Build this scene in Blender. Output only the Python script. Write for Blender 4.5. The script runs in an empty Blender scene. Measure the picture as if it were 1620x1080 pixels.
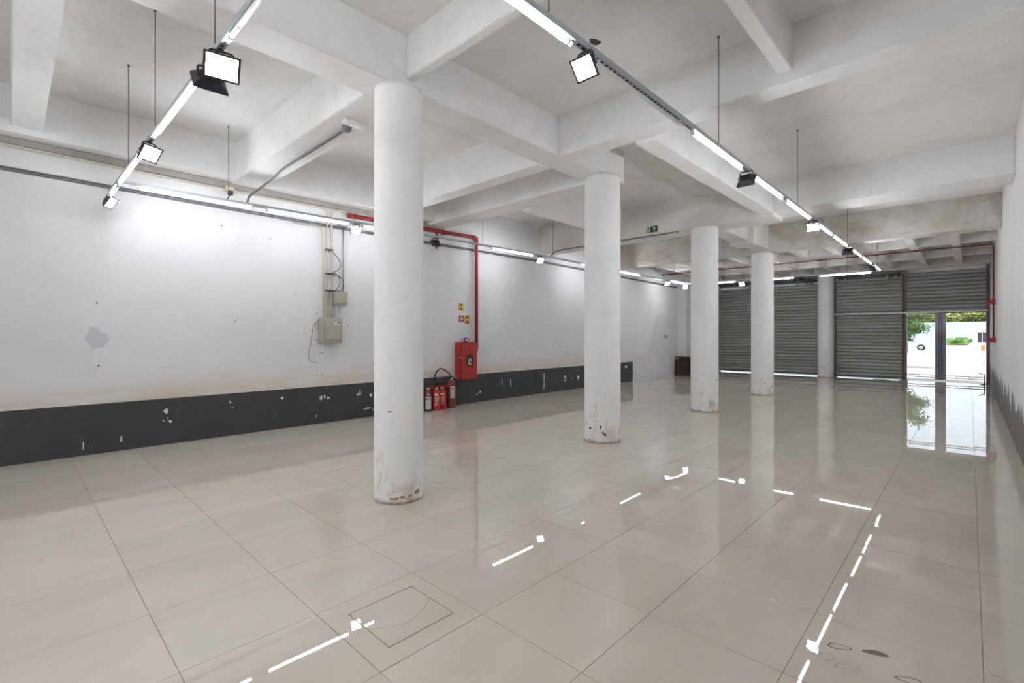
import bpy, bmesh, math, random
from mathutils import Vector, Matrix

random.seed(7)
scene = bpy.context.scene
C = scene.collection

# ------------------------------------------------------------------ camera, world, sun, exposure
CAM_H = 1.5
YAW = math.atan(724.0 / 760.0)
cam_data = bpy.data.cameras.new('camera')
cam_data.sensor_width = 36.0
cam_data.sensor_fit = 'HORIZONTAL'
cam_data.lens = 760.0 / 1620.0 * 36.0
cam_data.shift_y = -10.0 / 1620.0
cam_data.clip_start = 0.02
cam_data.clip_end = 500
cam = bpy.data.objects.new('camera', cam_data)
C.objects.link(cam)
cam.location = (0, 0, CAM_H)
cam.rotation_euler = (math.pi / 2, 0, YAW)
scene.camera = cam

world = bpy.data.worlds.new('world')
scene.world = world
world.use_nodes = True
wbg = world.node_tree.nodes['Background']
wbg.inputs[0].default_value = (0.80, 0.90, 1.0, 1)
wbg.inputs[1].default_value = 0.5

sun_data = bpy.data.lights.new('sun', 'SUN')
sun_data.energy = 1.25
sun_data.angle = 0.02
sun = bpy.data.objects.new('sun', sun_data)
C.objects.link(sun)
sun.rotation_euler = Vector((0.25, 0.28, -0.93)).to_track_quat('-Z', 'Y').to_euler()

vs = scene.view_settings
vs.view_transform = 'Standard'
vs.look = 'None'
vs.exposure = 1.82
vs.gamma = 1.0
vs.use_curve_mapping = False

TUBE_E = 15.0      # emission of the LED tubes
FLOOD_E = 34.0     # emission of the flood-light lenses

# ------------------------------------------------------------------ materials
MATS = {}
class NT:
    def __init__(s, name):
        s.m = bpy.data.materials.new(name); s.m.use_nodes = True
        s.t = s.m.node_tree; s.n = s.t.nodes; s.l = s.t.links
        s.b = s.n['Principled BSDF']
        MATS[name] = s.m
    def node(s, typ, **kw):
        n = s.n.new(typ)
        for k, v in kw.items(): setattr(n, k, v)
        return n
    def link(s, a, b): s.l.new(a, b)
    def coord(s, which='Object', scale=(1, 1, 1)):
        tc = s.node('ShaderNodeTexCoord'); mp = s.node('ShaderNodeMapping')
        mp.inputs['Scale'].default_value = scale
        s.link(tc.outputs[which], mp.inputs['Vector']); return mp.outputs[0]
    def noise(s, vec, scale, detail=4, rough=0.55, dist=0.0):
        n = s.node('ShaderNodeTexNoise'); n.inputs['Scale'].default_value = scale
        n.inputs['Detail'].default_value = detail; n.inputs['Roughness'].default_value = rough
        n.inputs['Distortion'].default_value = dist
        s.link(vec, n.inputs['Vector']); return n.outputs['Fac']
    def ramp(s, fac, lo, hi, c0=(0, 0, 0, 1), c1=(1, 1, 1, 1)):
        r = s.node('ShaderNodeValToRGB'); e = r.color_ramp.elements
        e[0].position = lo; e[0].color = c0; e[1].position = hi; e[1].color = c1
        s.link(fac, r.inputs[0]); return r.outputs[0]
    def math(s, op, a, b=None):
        n = s.node('ShaderNodeMath', operation=op)
        for i, v in enumerate((a, b)):
            if v is None: continue
            if isinstance(v, (int, float)): n.inputs[i].default_value = v
            else: s.link(v, n.inputs[i])
        return n.outputs[0]
    def mix(s, fac, a, b):
        n = s.node('ShaderNodeMix', data_type='RGBA')
        for sock, v in ((n.inputs[0], fac), (n.inputs[6], a), (n.inputs[7], b)):
            if isinstance(v, (int, float)): sock.default_value = v
            elif isinstance(v, tuple): sock.default_value = v if len(v) == 4 else v + (1,)
            else: s.link(v, sock)
        return n.outputs[2]
    def sep(s, vec):
        n = s.node('ShaderNodeSeparateXYZ'); s.link(vec, n.inputs[0]); return n.outputs
    def bump(s, h, strength=0.2, dist=0.01):
        b = s.node('ShaderNodeBump'); b.inputs['Strength'].default_value = strength
        b.inputs['Distance'].default_value = dist
        s.link(h, b.inputs['Height']); s.link(b.outputs[0], s.b.inputs['Normal'])
    def base(s, c):
        if isinstance(c, tuple): s.b.inputs['Base Color'].default_value = c if len(c) == 4 else c + (1,)
        else: s.link(c, s.b.inputs['Base Color'])
    def rough(s, v):
        if isinstance(v, (int, float)): s.b.inputs['Roughness'].default_value = v
        else: s.link(v, s.b.inputs['Roughness'])

def simple(name, col, rough=0.5, metal=0.0, var=0.12, scale=6.0, bump=0.0, coord='Object', spec=0.5):
    t = NT(name)
    v = t.coord(coord)
    f = t.noise(v, scale, 4)
    d = tuple(max(0, c * (1 - var)) for c in col)
    t.base(t.mix(f, d, tuple(min(1, c * (1 + var * .6)) for c in col)))
    t.rough(rough); t.b.inputs['Metallic'].default_value = metal
    t.b.inputs['Specular IOR Level'].default_value = spec
    if bump: t.bump(t.noise(v, scale * 8, 3), bump, 0.004)
    return t.m

def emit(name, col, strength):
    t = NT(name)
    t.base(col); t.rough(0.4)
    t.b.inputs['Emission Color'].default_value = col + (1,)
    t.b.inputs['Emission Strength'].default_value = strength
    return t.m

def plaster(name, col, dirt, amount=0.45, lo=0.46, hi=0.78, bump=0.2, streak=False):
    t = NT(name)
    v = t.coord()
    big = t.noise(v, 0.9, 6, 0.62, 0.6)
    fine = t.noise(v, 9.0, 5, 0.6)
    c = t.mix(t.math('MULTIPLY', t.ramp(big, lo, hi), amount), col, dirt)
    c = t.mix(t.math('MULTIPLY', t.ramp(fine, 0.5, 0.85), 0.22), c, dirt)
    if streak:
        vs_ = t.coord('Object', (5, 5, 0.5))
        st = t.ramp(t.noise(vs_, 1.5, 5, 0.7), 0.55, 0.8)
        c = t.mix(t.math('MULTIPLY', st, 0.25), c, dirt)
    t.base(c); t.rough(0.75); t.b.inputs['Specular IOR Level'].default_value = 0.25
    t.bump(t.math('ADD', t.noise(v, 28, 4), t.math('MULTIPLY', t.noise(v, 3, 3), 2.0)), bump, 0.01)
    return t

plaster('ceiling_paint', (0.83, 0.815, 0.795), (0.58, 0.545, 0.51), 0.5)
t = NT_ceiling = plaster('peeling_ceiling_paint', (0.83, 0.815, 0.795), (0.58, 0.545, 0.51), 0.5)
v = t.coord(); dn = t.node('ShaderNodeVectorMath', operation='DISTANCE'); dn.inputs[1].default_value = (-1.75, 3.15, 4.235); t.link(v, dn.inputs[0])
near = t.ramp(t.math('ADD', dn.outputs['Value'], t.math('MULTIPLY', t.noise(v, 2.5, 4), 0.7)), 0.55, 1.25, (1, 1, 1, 1), (0, 0, 0, 1))
sp_ = t.ramp(t.noise(v, 38, 3, 0.6, 1.5), 0.56, 0.62)
old = t.b.inputs['Base Color'].links[0].from_socket
t.base(t.mix(t.math('MULTIPLY', t.math('MULTIPLY', near, sp_), 0.75), old, (0.24, 0.21, 0.18)))
plaster('beam_paint', (0.88, 0.87, 0.86), (0.64, 0.61, 0.575), 0.5)
plaster('rib_paint', (0.80, 0.775, 0.745), (0.48, 0.43, 0.375), 0.55)

# water stained concrete of the far cross beam
t = plaster('stained_paint', (0.70, 0.68, 0.65), (0.42, 0.36, 0.30), 0.7, 0.38, 0.62)
v = t.coord('Object', (0.8, 1, 3.0))
st = t.ramp(t.noise(v, 1.3, 7, 0.7, 1.2), 0.52, 0.66)
old = t.b.inputs['Base Color'].links[0].from_socket
t.base(t.mix(t.math('MULTIPLY', st, 0.55), old, (0.36, 0.29, 0.20)))

# left wall: white paint, ochre damp stain in a low belt
t = plaster('wall_paint', (0.76, 0.76, 0.765), (0.62, 0.61, 0.60), 0.4)
v = t.coord(); x, y, z = t.sep(v)
vst = t.coord('Object', (1, 0.35, 2.2))
n1 = t.noise(vst, 1.6, 6, 0.65, 0.5)
zz = t.math('ADD', z, t.math('MULTIPLY', t.math('SUBTRACT', n1, 0.5), 0.5))
belt = t.ramp(zz, 0.70, 1.02, (1, 1, 1, 1), (0, 0, 0, 1))
n2 = t.ramp(t.noise(vst, 3.0, 5, 0.6), 0.35, 0.65)
old = t.b.inputs['Base Color'].links[0].from_socket
t.base(t.mix(t.math('MULTIPLY', belt, t.math('ADD', t.math('MULTIPLY', n2, 0.5), 0.12)), old, (0.62, 0.47, 0.30)))

# right wall: white with a scraped grey lower part, ragged top
t = plaster('right_wall_paint', (0.77, 0.76, 0.755), (0.60, 0.57, 0.54), 0.45, streak=True)
v = t.coord(); x, y, z = t.sep(v)
vv = t.coord('Object', (0.0, 1.3, 0.12))
n1 = t.noise(vv, 1.2, 5, 0.75)
n3 = t.noise(t.coord('Object', (1, 1, 1)), 3.0, 5, 0.7)
edge = t.math('ADD', t.math('MULTIPLY', n1, 1.5), t.math('MULTIPLY', n3, 0.5))
edge = t.math('SUBTRACT', edge, 0.42)
m = t.ramp(t.math('SUBTRACT', edge, z), 0.0, 0.02)
old = t.b.inputs['Base Color'].links[0].from_socket
gcol = t.mix(t.noise(t.coord('Object', (1, 4, .7)), 4, 5, 0.7), (0.10, 0.10, 0.10), (0.30, 0.28, 0.27))
t.base(t.mix(m, old, gcol))

# columns: white paint with rust bleeding at the foot
t = plaster('column_paint', (0.90, 0.895, 0.885), (0.70, 0.68, 0.66), 0.35, streak=True)
v = t.coord(); x, y, z = t.sep(v)
foot = t.ramp(z, 0.0, 0.75, (1, 1, 1, 1), (0, 0, 0, 1))
n = t.ramp(t.noise(t.coord('Object', (1, 1, .6)), 7, 6, 0.7, 0.8), 0.52, 0.68)
fall = t.math('MULTIPLY', foot, n)
old = t.b.inputs['Base Color'].links[0].from_socket
c = t.mix(t.math('MULTIPLY', fall, 0.6), old, (0.52, 0.33, 0.17))
foot2 = t.ramp(z, 0.0, 0.05, (1, 1, 1, 1), (0, 0, 0, 1))
n5 = t.ramp(t.noise(v, 14, 5, 0.7), 0.42, 0.6)
c = t.mix(t.math('MULTIPLY', t.math('MULTIPLY', foot2, n5), 0.8), c, (0.30, 0.17, 0.08))
t.base(c)

# dark grey skirting band with scuffs
t = NT('skirting_paint')
v = t.coord()
vs2 = t.coord('Object', (1, 3.0, 0.6))
c = t.mix(t.noise(v, 1.2, 5), (0.036, 0.037, 0.041), (0.066, 0.067, 0.072))
sc = t.ramp(t.noise(vs2, 3.2, 7, 0.72, 0.4), 0.62, 0.78)
c = t.mix(t.math('MULTIPLY', sc, 0.35), c, (0.30, 0.28, 0.25))
fl = t.ramp(t.noise(v, 11.0, 3, 0.5), 0.735, 0.75)
x, y, z = t.sep(v)
c = t.mix(t.math('MULTIPLY', fl, 0.8), c, (0.70, 0.68, 0.65))
t.base(c); t.rough(0.5); t.bump(t.noise(v, 20, 4), 0.1, 0.004)

# polished porcelain tile
t = NT('porcelain_tile')
oi = t.node('ShaderNodeObjectInfo')
geo = t.node('ShaderNodeNewGeometry')
mp = t.node('ShaderNodeMapping'); t.link(geo.outputs['Position'], mp.inputs['Vector'])
mp.inputs['Scale'].default_value = (1.0, 0.35, 1)
v = mp.outputs[0]
vein = t.noise(v, 3.2, 6, 0.6, 0.8)
c = t.mix(t.ramp(vein, 0.35, 0.7), (0.545, 0.495, 0.43), (0.60, 0.55, 0.48))
mp2 = t.node('ShaderNodeMapping'); t.link(geo.outputs['Position'], mp2.inputs['Vector'])
mp2.inputs['Scale'].default_value = (0.5, 1.5, 1)
scuff = t.ramp(t.noise(mp2.outputs[0], 2.6, 7, 0.7, 1.0), 0.60, 0.80)
c = t.mix(t.math('MULTIPLY', scuff, 0.5), c, (0.34, 0.31, 0.27))
spk = t.ramp(t.noise(geo.outputs['Position'], 26, 2, 0.5), 0.76, 0.79)
c = t.mix(t.math('MULTIPLY', spk, 0.5), c, (0.25, 0.22, 0.18))
var = t.math('MULTIPLY', t.math('SUBTRACT', oi.outputs['Random'], 0.5), 0.06)
hs = t.node('ShaderNodeHueSaturation'); t.link(c, hs.inputs['Color'])
t.link(t.math('ADD', var, 1.0), hs.inputs['Value'])
t.base(hs.outputs[0])
t.link(t.mix(scuff, (0.012,) * 3, (0.14,) * 3), t.b.inputs['Roughness'])
t.b.inputs['Specular IOR Level'].default_value = 0.5

simple('grout', (0.46, 0.40, 0.33), 0.9, var=0.6, scale=2.2)
simple('channel_metal', (0.47, 0.52, 0.545), 0.42, 0.1, 0.1)
simple('dark_slot', (0.03, 0.03, 0.035), 0.8)
simple('white_plastic', (0.80, 0.80, 0.80), 0.4, var=0.04)
simple('unlit_tube', (0.82, 0.83, 0.84), 0.25, var=0.03)
emit('lit_tube', (0.93, 0.95, 1.0), TUBE_E)
emit('lit_lens', (0.95, 0.97, 1.0), FLOOD_E)
emit('weak_lens', (0.95, 0.97, 1.0), FLOOD_E * 0.2)
simple('unlit_lens', (0.35, 0.36, 0.36), 0.2)
simple('black_housing', (0.035, 0.035, 0.045), 0.45, 0.3)
simple('steel_rod', (0.20, 0.20, 0.21), 0.5, 0.6)
simple('fire_red_pipe', (0.30, 0.02, 0.022), 0.45, var=0.2)
simple('dark_red_pipe', (0.20, 0.02, 0.02), 0.5, var=0.2)
simple('cabinet_red', (0.44, 0.03, 0.026), 0.4, var=0.15, scale=4)
simple('extinguisher_red', (0.52, 0.02, 0.025), 0.3, var=0.08)
simple('extinguisher_maroon', (0.16, 0.02, 0.022), 0.32, var=0.1)
simple('extinguisher_brown', (0.20, 0.045, 0.035), 0.32, var=0.1)
simple('rubber_black', (0.02, 0.02, 0.02), 0.6)
simple('brass', (0.55, 0.42, 0.20), 0.35, 0.9)
simple('chrome', (0.7, 0.7, 0.7), 0.25, 0.9)
simple('ivory_pipe', (0.66, 0.60, 0.50), 0.5, var=0.15)
simple('grey_conduit', (0.20, 0.205, 0.215), 0.5, 0.3, var=0.15)
simple('galvanised', (0.42, 0.43, 0.44), 0.45, 0.6)
simple('panel_beige', (0.40, 0.385, 0.31), 0.5, var=0.07)
simple('cable_black', (0.05, 0.05, 0.05), 0.6)
simple('cable_grey', (0.25, 0.25, 0.24), 0.6)
simple('sign_yellow', (0.72, 0.66, 0.12), 0.5, var=0.04)
simple('sign_red', (0.42, 0.03, 0.03), 0.5, var=0.05)
simple('sign_pale', (0.66, 0.60, 0.42), 0.5, var=0.05)
simple('sign_green', (0.012, 0.055, 0.02), 0.5, var=0.05)
simple('sign_glow', (0.60, 0.80, 0.45), 0.5, var=0.05)
simple('label_white', (0.66, 0.66, 0.62), 0.5, var=0.08, scale=40)
simple('label_blue', (0.18, 0.42, 0.55), 0.5, var=0.1)
simple('label_text', (0.25, 0.24, 0.24), 0.6)
simple('label_cream', (0.75, 0.68, 0.40), 0.5)
simple('purple_mug', (0.22, 0.02, 0.20), 0.25, var=0.25, scale=30)
simple('mug_print', (0.75, 0.45, 0.70), 0.3)
simple('glass_dark', (0.06, 0.065, 0.06), 0.12)
simple('hose_white', (0.50, 0.48, 0.44), 0.8)
simple('plaster_patch', (0.70, 0.705, 0.73), 0.8, var=0.12, scale=2.5)
simple('skim_grey', (0.60, 0.59, 0.62), 0.85, var=0.08)
simple('chip_white', (0.78, 0.77, 0.75), 0.8)
simple('hole_dark', (0.08, 0.075, 0.07), 0.9)
simple('weathered_wood', (0.40, 0.37, 0.34), 0.8, var=0.35, scale=5)
simple('rust_dark', (0.05, 0.03, 0.024), 0.8, var=0.5, scale=8)
simple('rust_stain', (0.42, 0.27, 0.15), 0.8, var=0.4, scale=20)
simple('rust_stain_pale', (0.58, 0.48, 0.37), 0.8, var=0.3, scale=10)
simple('adhesive', (0.20, 0.17, 0.12), 0.8, var=0.4, scale=40)
simple('adhesive_pale', (0.42, 0.39, 0.34), 0.8, var=0.3, scale=40)
simple('crack_dark', (0.22, 0.17, 0.12), 0.9)
simple('white_bar', (0.90, 0.90, 0.89), 0.4, var=0.05)
simple('guide_steel', (0.16, 0.165, 0.165), 0.5, 0.5, var=0.25, scale=3)
simple('rusty_jamb', (0.24, 0.16, 0.12), 0.7, 0.2, var=0.4, scale=5)
simple('purple_post', (0.22, 0.10, 0.17), 0.5, 0.2, var=0.2)
simple('gate_rail', (0.26, 0.20, 0.15), 0.6, 0.3, var=0.3)
simple('post_blue', (0.13, 0.16, 0.21), 0.55, 0.2, var=0.2)
simple('post_rust', (0.20, 0.16, 0.17), 0.6, 0.2, var=0.35, scale=3)
simple('apron_concrete', (0.52, 0.49, 0.46), 0.8, var=0.15, scale=2)
simple('sandy_ground', (0.62, 0.58, 0.52), 0.9, var=0.12, scale=0.4)
simple('bark', (0.16, 0.11, 0.07), 0.9, var=0.3)
simple('leaf_green', (0.11, 0.19, 0.045), 0.5, var=0.5, scale=2.5)
simple('leaf_yellow', (0.30, 0.34, 0.08), 0.5, var=0.4, scale=1.5)
simple('hedge_green', (0.20, 0.34, 0.08), 0.6, var=0.4, scale=1.5)
simple('teal_wall', (0.50, 0.72, 0.74), 0.8, var=0.05)
simple('house_white', (0.80, 0.78, 0.76), 0.8, var=0.05)
simple('house_roof', (0.62, 0.60, 0.60), 0.8, var=0.1)
simple('car_white', (0.50, 0.50, 0.51), 0.3, var=0.03)
simple('car_glass', (0.05, 0.055, 0.06), 0.1)
simple('orange_paint', (0.70, 0.22, 0.08), 0.7)
simple('facade_grey', (0.5, 0.49, 0.47), 0.9)

# roller shutter slat
t = NT('shutter_slat')
geo = t.node('ShaderNodeNewGeometry')
mp = t.node('ShaderNodeMapping'); t.link(geo.outputs['Position'], mp.inputs['Vector'])
mp.inputs['Scale'].default_value = (0.35, 1, 2.6)
g = t.noise(mp.outputs[0], 1.8, 6, 0.65, 0.5)
c = t.mix(t.ramp(g, 0.35, 0.72), (0.48, 0.50, 0.48), (0.30, 0.30, 0.265))
oi = t.node('ShaderNodeObjectInfo')
hs = t.node('ShaderNodeHueSaturation'); t.link(c, hs.inputs['Color'])
t.link(t.math('ADD', t.math('MULTIPLY', oi.outputs['Random'], 0.18), 0.91), hs.inputs['Value'])
t.base(hs.outputs[0]); t.rough(0.55); t.b.inputs['Metallic'].default_value = 0.1

M = MATS

# ------------------------------------------------------------------ mesh helpers
def bx(bm, x0, x1, y0, y1, z0, z1, mat=None):
    vs = [bm.verts.new(p) for p in ((x0, y0, z0), (x1, y0, z0), (x1, y1, z0), (x0, y1, z0),
                                    (x0, y0, z1), (x1, y0, z1), (x1, y1, z1), (x0, y1, z1))]
    for f in ((0, 3, 2, 1), (4, 5, 6, 7), (0, 1, 5, 4), (1, 2, 6, 5), (2, 3, 7, 6), (3, 0, 4, 7)):
        bm.faces.new([vs[i] for i in f])
    if mat is not None: bmesh.ops.transform(bm, matrix=mat, verts=vs)
    return vs

def bbox(bm, x0, x1, y0, y1, z0, z1, bev=0.003, seg=1, mat=None):
    t_ = bmesh.new(); bx(t_, x0, x1, y0, y1, z0, z1)
    bmesh.ops.bevel(t_, geom=t_.edges[:], offset=bev, segments=seg, affect='EDGES', profile=0.5)
    merge(bm, t_, mat)

def merge(bm, t_, mat=None):
    if mat is not None: bmesh.ops.transform(t_, matrix=mat, verts=t_.verts[:])
    me = bpy.data.meshes.new('tmp'); t_.to_mesh(me); t_.free(); bm.from_mesh(me); bpy.data.meshes.remove(me)

def frame_of(d):
    d = d.normalized()
    a = Vector((0, 0, 1)) if abs(d.z) < 0.9 else Vector((1, 0, 0))
    u = d.cross(a).normalized(); w = d.cross(u).normalized()
    return u, w

def tube(bm, pts, r, seg=8, caps=True, closed=False):
    pts = [Vector(p) for p in pts]; rings = []
    n = len(pts); u = None
    for i, p in enumerate(pts):
        if closed: d = pts[(i + 1) % n] - pts[i - 1]
        elif i == 0: d = pts[1] - p
        elif i == n - 1: d = p - pts[i - 1]
        else: d = (pts[i + 1] - p).normalized() + (p - pts[i - 1]).normalized()
        d = d.normalized()
        if u is None: u, w = frame_of(d)
        else:
            u = (u - d * u.dot(d)).normalized(); w = d.cross(u).normalized()
        rr = r[i] if isinstance(r, (list, tuple)) else r
        rings.append([bm.verts.new(p + (u * math.cos(a) + w * math.sin(a)) * rr)
                      for a in (2 * math.pi * k / seg for k in range(seg))])
    for i in range(n if closed else n - 1):
        A, B = rings[i], rings[(i + 1) % n]
        for k in range(seg):
            f = bm.faces.new((A[k], A[(k + 1) % seg], B[(k + 1) % seg], B[k])); f.smooth = True
    if caps and not closed:
        bm.faces.new(rings[0][::-1]); bm.faces.new(rings[-1])

def bend(pts, r=0.06, n=5):
    """round the corners of a polyline"""
    P = [Vector(p) for p in pts]; out = [P[0]]
    for i in range(1, len(P) - 1):
        a = (P[i - 1] - P[i]); b = (P[i + 1] - P[i])
        k = min(r, a.length * .45, b.length * .45)
        s, e = P[i] + a.normalized() * k, P[i] + b.normalized() * k
        for j in range(n + 1):
            q = j / n
            out.append(s * (1 - q) ** 2 + P[i] * 2 * q * (1 - q) + e * q * q)
    out.append(P[-1]); return out

def curve_pts(pts, n=8):
    """Catmull-Rom through points"""
    P = [Vector(p) for p in pts]; P = [P[0]] + P + [P[-1]]; out = []
    for i in range(1, len(P) - 2):
        for j in range(n):
            q = j / n; a, b, c, d = P[i - 1:i + 3]
            out.append(0.5 * ((2 * b) + (c - a) * q + (2 * a - 5 * b + 4 * c - d) * q * q + (3 * b - a - 3 * c + d) * q ** 3))
    out.append(P[-2]); return out

def lathe(bm, prof, seg=24, centre=(0, 0, 0), caps=True):
    cx, cy, cz = centre; rings = []
    for r, z in prof:
        rings.append([bm.verts.new((cx + r * math.cos(2 * math.pi * k / seg), cy + r * math.sin(2 * math.pi * k / seg), cz + z)) for k in range(seg)])
    for A, B in zip(rings, rings[1:]):
        for k in range(seg):
            f = bm.faces.new((A[k], A[(k + 1) % seg], B[(k + 1) % seg], B[k])); f.smooth = True
    if caps:
        bm.faces.new(rings[0][::-1]); bm.faces.new(rings[-1])

def prism(bm, poly, origin, u, v, depth):
    """poly: 2-D points in the (u, v) plane at origin, extruded along u x v by depth"""
    o, u, v = Vector(origin), Vector(u), Vector(v); n = u.cross(v).normalized() * depth
    A = [bm.verts.new(o + u * a + v * b) for a, b in poly]
    B = [bm.verts.new(p.co + n) for p in A]
    k = len(poly)
    bm.faces.new(A[::-1]); bm.faces.new(B)
    for i in range(k): bm.faces.new((A[i], A[(i + 1) % k], B[(i + 1) % k], B[i]))

def link(name, me, parent=None):
    o = bpy.data.objects.new(name, me); C.objects.link(o)
    if parent: o.parent = parent
    return o

def root_loc(p):
    l = Vector((0, 0, 0))
    while p: l = l + p.location; p = p.parent
    return l

def obj(name, bm, mat, parent=None, local=False):
    """one mesh object; geometry is given in world coordinates unless local"""
    bmesh.ops.recalc_face_normals(bm, faces=bm.faces[:])
    if parent is not None and not local:
        bmesh.ops.translate(bm, vec=-root_loc(parent), verts=bm.verts[:])
    me = bpy.data.meshes.new(name); bm.to_mesh(me); bm.free()
    me.materials.append(M[mat] if isinstance(mat, str) else mat)
    return link(name, me, parent)

def tag(o, label, cat, group=None, kind=None):
    o['label'] = label; o['category'] = cat
    if group: o['group'] = group
    if kind: o['kind'] = kind
    return o

def thing(name, label, cat, loc=(0, 0, 0), group=None, rotz=0.0):
    o = bpy.data.objects.new(name, None); C.objects.link(o)
    o.empty_display_size = 0.1
    o.location = loc; o.rotation_euler = (0, 0, rotz)
    return tag(o, label, cat, group)

def structure(name, bm, mat, label, cat):
    return tag(obj(name, bm, mat), label, cat, None, 'structure')

def one(fn, *a, **k):
    bm = bmesh.new(); fn(bm, *a, **k); return bm

# ------------------------------------------------------------------ room shell
XL, XR, YB, YF = -8.0, 0.45, -3.6, 20.75
bm = one(bx, XL - 0.2, XL, YB - 0.2, YF + 0.25, -0.05, 4.6)
wall_left = structure('wall_left', bm, 'wall_paint', 'long white painted wall with ochre damp stains above a dark band', 'wall')
bm = one(bx, XR, XR + 0.2, YB - 0.2, YF + 0.25, -0.05, 4.6)
wall_right = structure('wall_right', bm, 'right_wall_paint', 'white wall with scraped grey lower patches beside the open shutter', 'wall')
bm = one(bx, XL, XR, YB - 0.2, YB, -0.05, 4.6)
structure('wall_back', bm, 'wall_paint', 'plain white end wall facing the roller shutters', 'wall')
bm = one(bx, XL, XR, YF, YF + 0.25, 3.42, 4.6)
for xa, xb in ((-4.04, -3.48), (-5.93, -5.83), (-1.635, -1.53), (0.405, XR)): bx(bm, xa, xb, YF - .04, YF + .25, -.05, 3.42)
structure('wall_front', bm, 'beam_paint', 'concrete lintel wall above the roller shutters', 'wall')
bm = bmesh.new(); bx(bm, XL, -7.68, 17.5, YF + 0.25, -0.05, 4.1)
pier = structure('trim_1', bm, 'wall_paint', 'white wall pier between the long wall and the roller shutters', 'pier')
bm = bmesh.new(); bx(bm, XL, -7.68, 17.494, 17.5, 0.0, 0.63)
structure('baseboard_front', bm, 'skirting_paint', 'dark grey painted band on the pier beside the shutters', 'skirting')
bm = bmesh.new(); bx(bm, XL, XL + 0.005, YB, 14.13, 0.0, 0.63)
band = structure('baseboard_left', bm, 'skirting_paint', 'dark grey painted skirting band with white paint chips', 'skirting')

# ceiling slabs and beams
bm = one(bx, -3.9, XR + .2, YB - .2, 13.3, 4.235, 4.6)
ceiling = structure('ceiling', bm, 'peeling_ceiling_paint', 'white painted concrete ceiling with deep beams', 'ceiling')
obj('slab', one(bx, XL - .2, -3.9, YB - .2, 13.3, 4.31, 4.6), 'ceiling_paint', ceiling)
obj('slab', one(bx, XL - .2, XR + .2, 13.3, YF + .25, 4.12, 4.6), 'ceiling_paint', ceiling)

def beam(x0, x1, y0, y1, z0, mat='beam_paint', z1=4.4):
    b = bmesh.new(); bx(b, x0, x1, y0, y1, z0, z1)
    bmesh.ops.bevel(b, geom=b.edges[:], offset=0.008, segments=2, affect='EDGES')
    return obj('beam', b, mat, ceiling)
beam(-4.11, -3.735, YB, 6.35, 3.76)            # spine beam over the first two columns
beam(-3.74, XR, 2.51, 2.60, 3.84)
beam(XL, -4.10, 2.30, 2.72, 3.76)
beam(XL, -4.10, 0.02, 0.28, 3.85)
beam(-3.74, XR, -0.9, -0.6, 3.80)
beam(XL, -4.10, -2.2, -1.9, 3.80)
beam(XL, -7.77, YB, 6.34, 3.78)                # edge beam on the left wall
beam(-3.74, XR, 4.76, 5.03, 3.74)
beam(XL, -4.10, 4.79, 5.05, 3.74)
beam(XL, -4.10, 5.89, 6.35, 3.74)
beam(-1.25, -1.13, 2.59, 4.77, 3.84)
beam(-2.80, -2.55, 5.02, 9.44, 3.70)
beam(-5.78, -5.60, 6.34, 9.44, 3.70)
beam(-2.56, XR, 9.43, 10.10, 3.70)
beam(XL, -2.54, 9.43, 10.05, 3.63, 'rib_paint')
beam(-3.98, -3.62, 10.04, 13.1, 3.64, 'rib_paint')
beam(-4.02, -3.50, 11.5, 12.0, 3.56, 'rib_paint')
beam(XL, XR, 13.05, 13.42, 3.57, 'stained_paint')
for k in range(10):
    xc = -0.24 - 0.79 * k
    beam(xc - .085, xc + .085, 13.40, 20.3, 3.70, 'rib_paint')
beam(XL, XR, 18.15, 18.30, 3.705, 'rib_paint')
beam(XL, XR, 15.70, 15.84, 3.705, 'rib_paint')
beam(XL, XR, 20.28, 20.60, 3.66, 'rib_paint')

b = bmesh.new()
prism(b, [(-.075, .0), (-.05, -.03), (.0, -.045), (.05, -.03), (.06, .02), (.03, .045), (-.03, .03)], (-2.53, 3.78, 4.235), (0, 1, 0), (1, 0, 0), .0015)
obj('ceiling_hole', b, 'hole_dark', ceiling)
# grey weathered batten under the edge beam
b = bmesh.new(); bbox(b, XL, XL + 0.035, YB, 6.3, 3.69, 3.775, 0.004)
structure('trim_2', b, 'weathered_wood', 'weathered grey timber batten along the top of the long wall', 'batten')

# ------------------------------------------------------------------ floor with separate tiles
bm = one(bx, XL - .2, XR + .2, YB - .2, 20.62, -0.10, -0.0045)
floor = structure('floor', bm, 'grout', 'beige polished porcelain tile floor', 'floor')
TX, TY = 0.6475, 0.617
X0, Y0 = 0.045, 0.527
def proj(X, Y, Z):
    s, c = math.sin(YAW), math.cos(YAW)
    dx = X * c + Y * s; dz = -X * s + Y * c
    if dz < 0.3: return None
    return 810 + 760 * dx / dz, 530 - 760 * (Z - CAM_H) / dz, dz
def tile_mesh(w, d):
    b = bmesh.new(); bx(b, -w / 2, w / 2, -d / 2, d / 2, -0.010, 0.0)
    top = [e for e in b.edges if all(v.co.z > -1e-6 for v in e.verts)]
    bmesh.ops.bevel(b, geom=top, offset=0.0007, segments=1, affect='EDGES')
    bmesh.ops.recalc_face_normals(b, faces=b.faces[:])
    me = bpy.data.meshes.new('tile'); b.to_mesh(me); b.free(); me.materials.append(M['porcelain_tile']); return me
full = tile_mesh(TX - 0.0025, TY - 0.0025)
cells = []
cells_hidden = []
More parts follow.
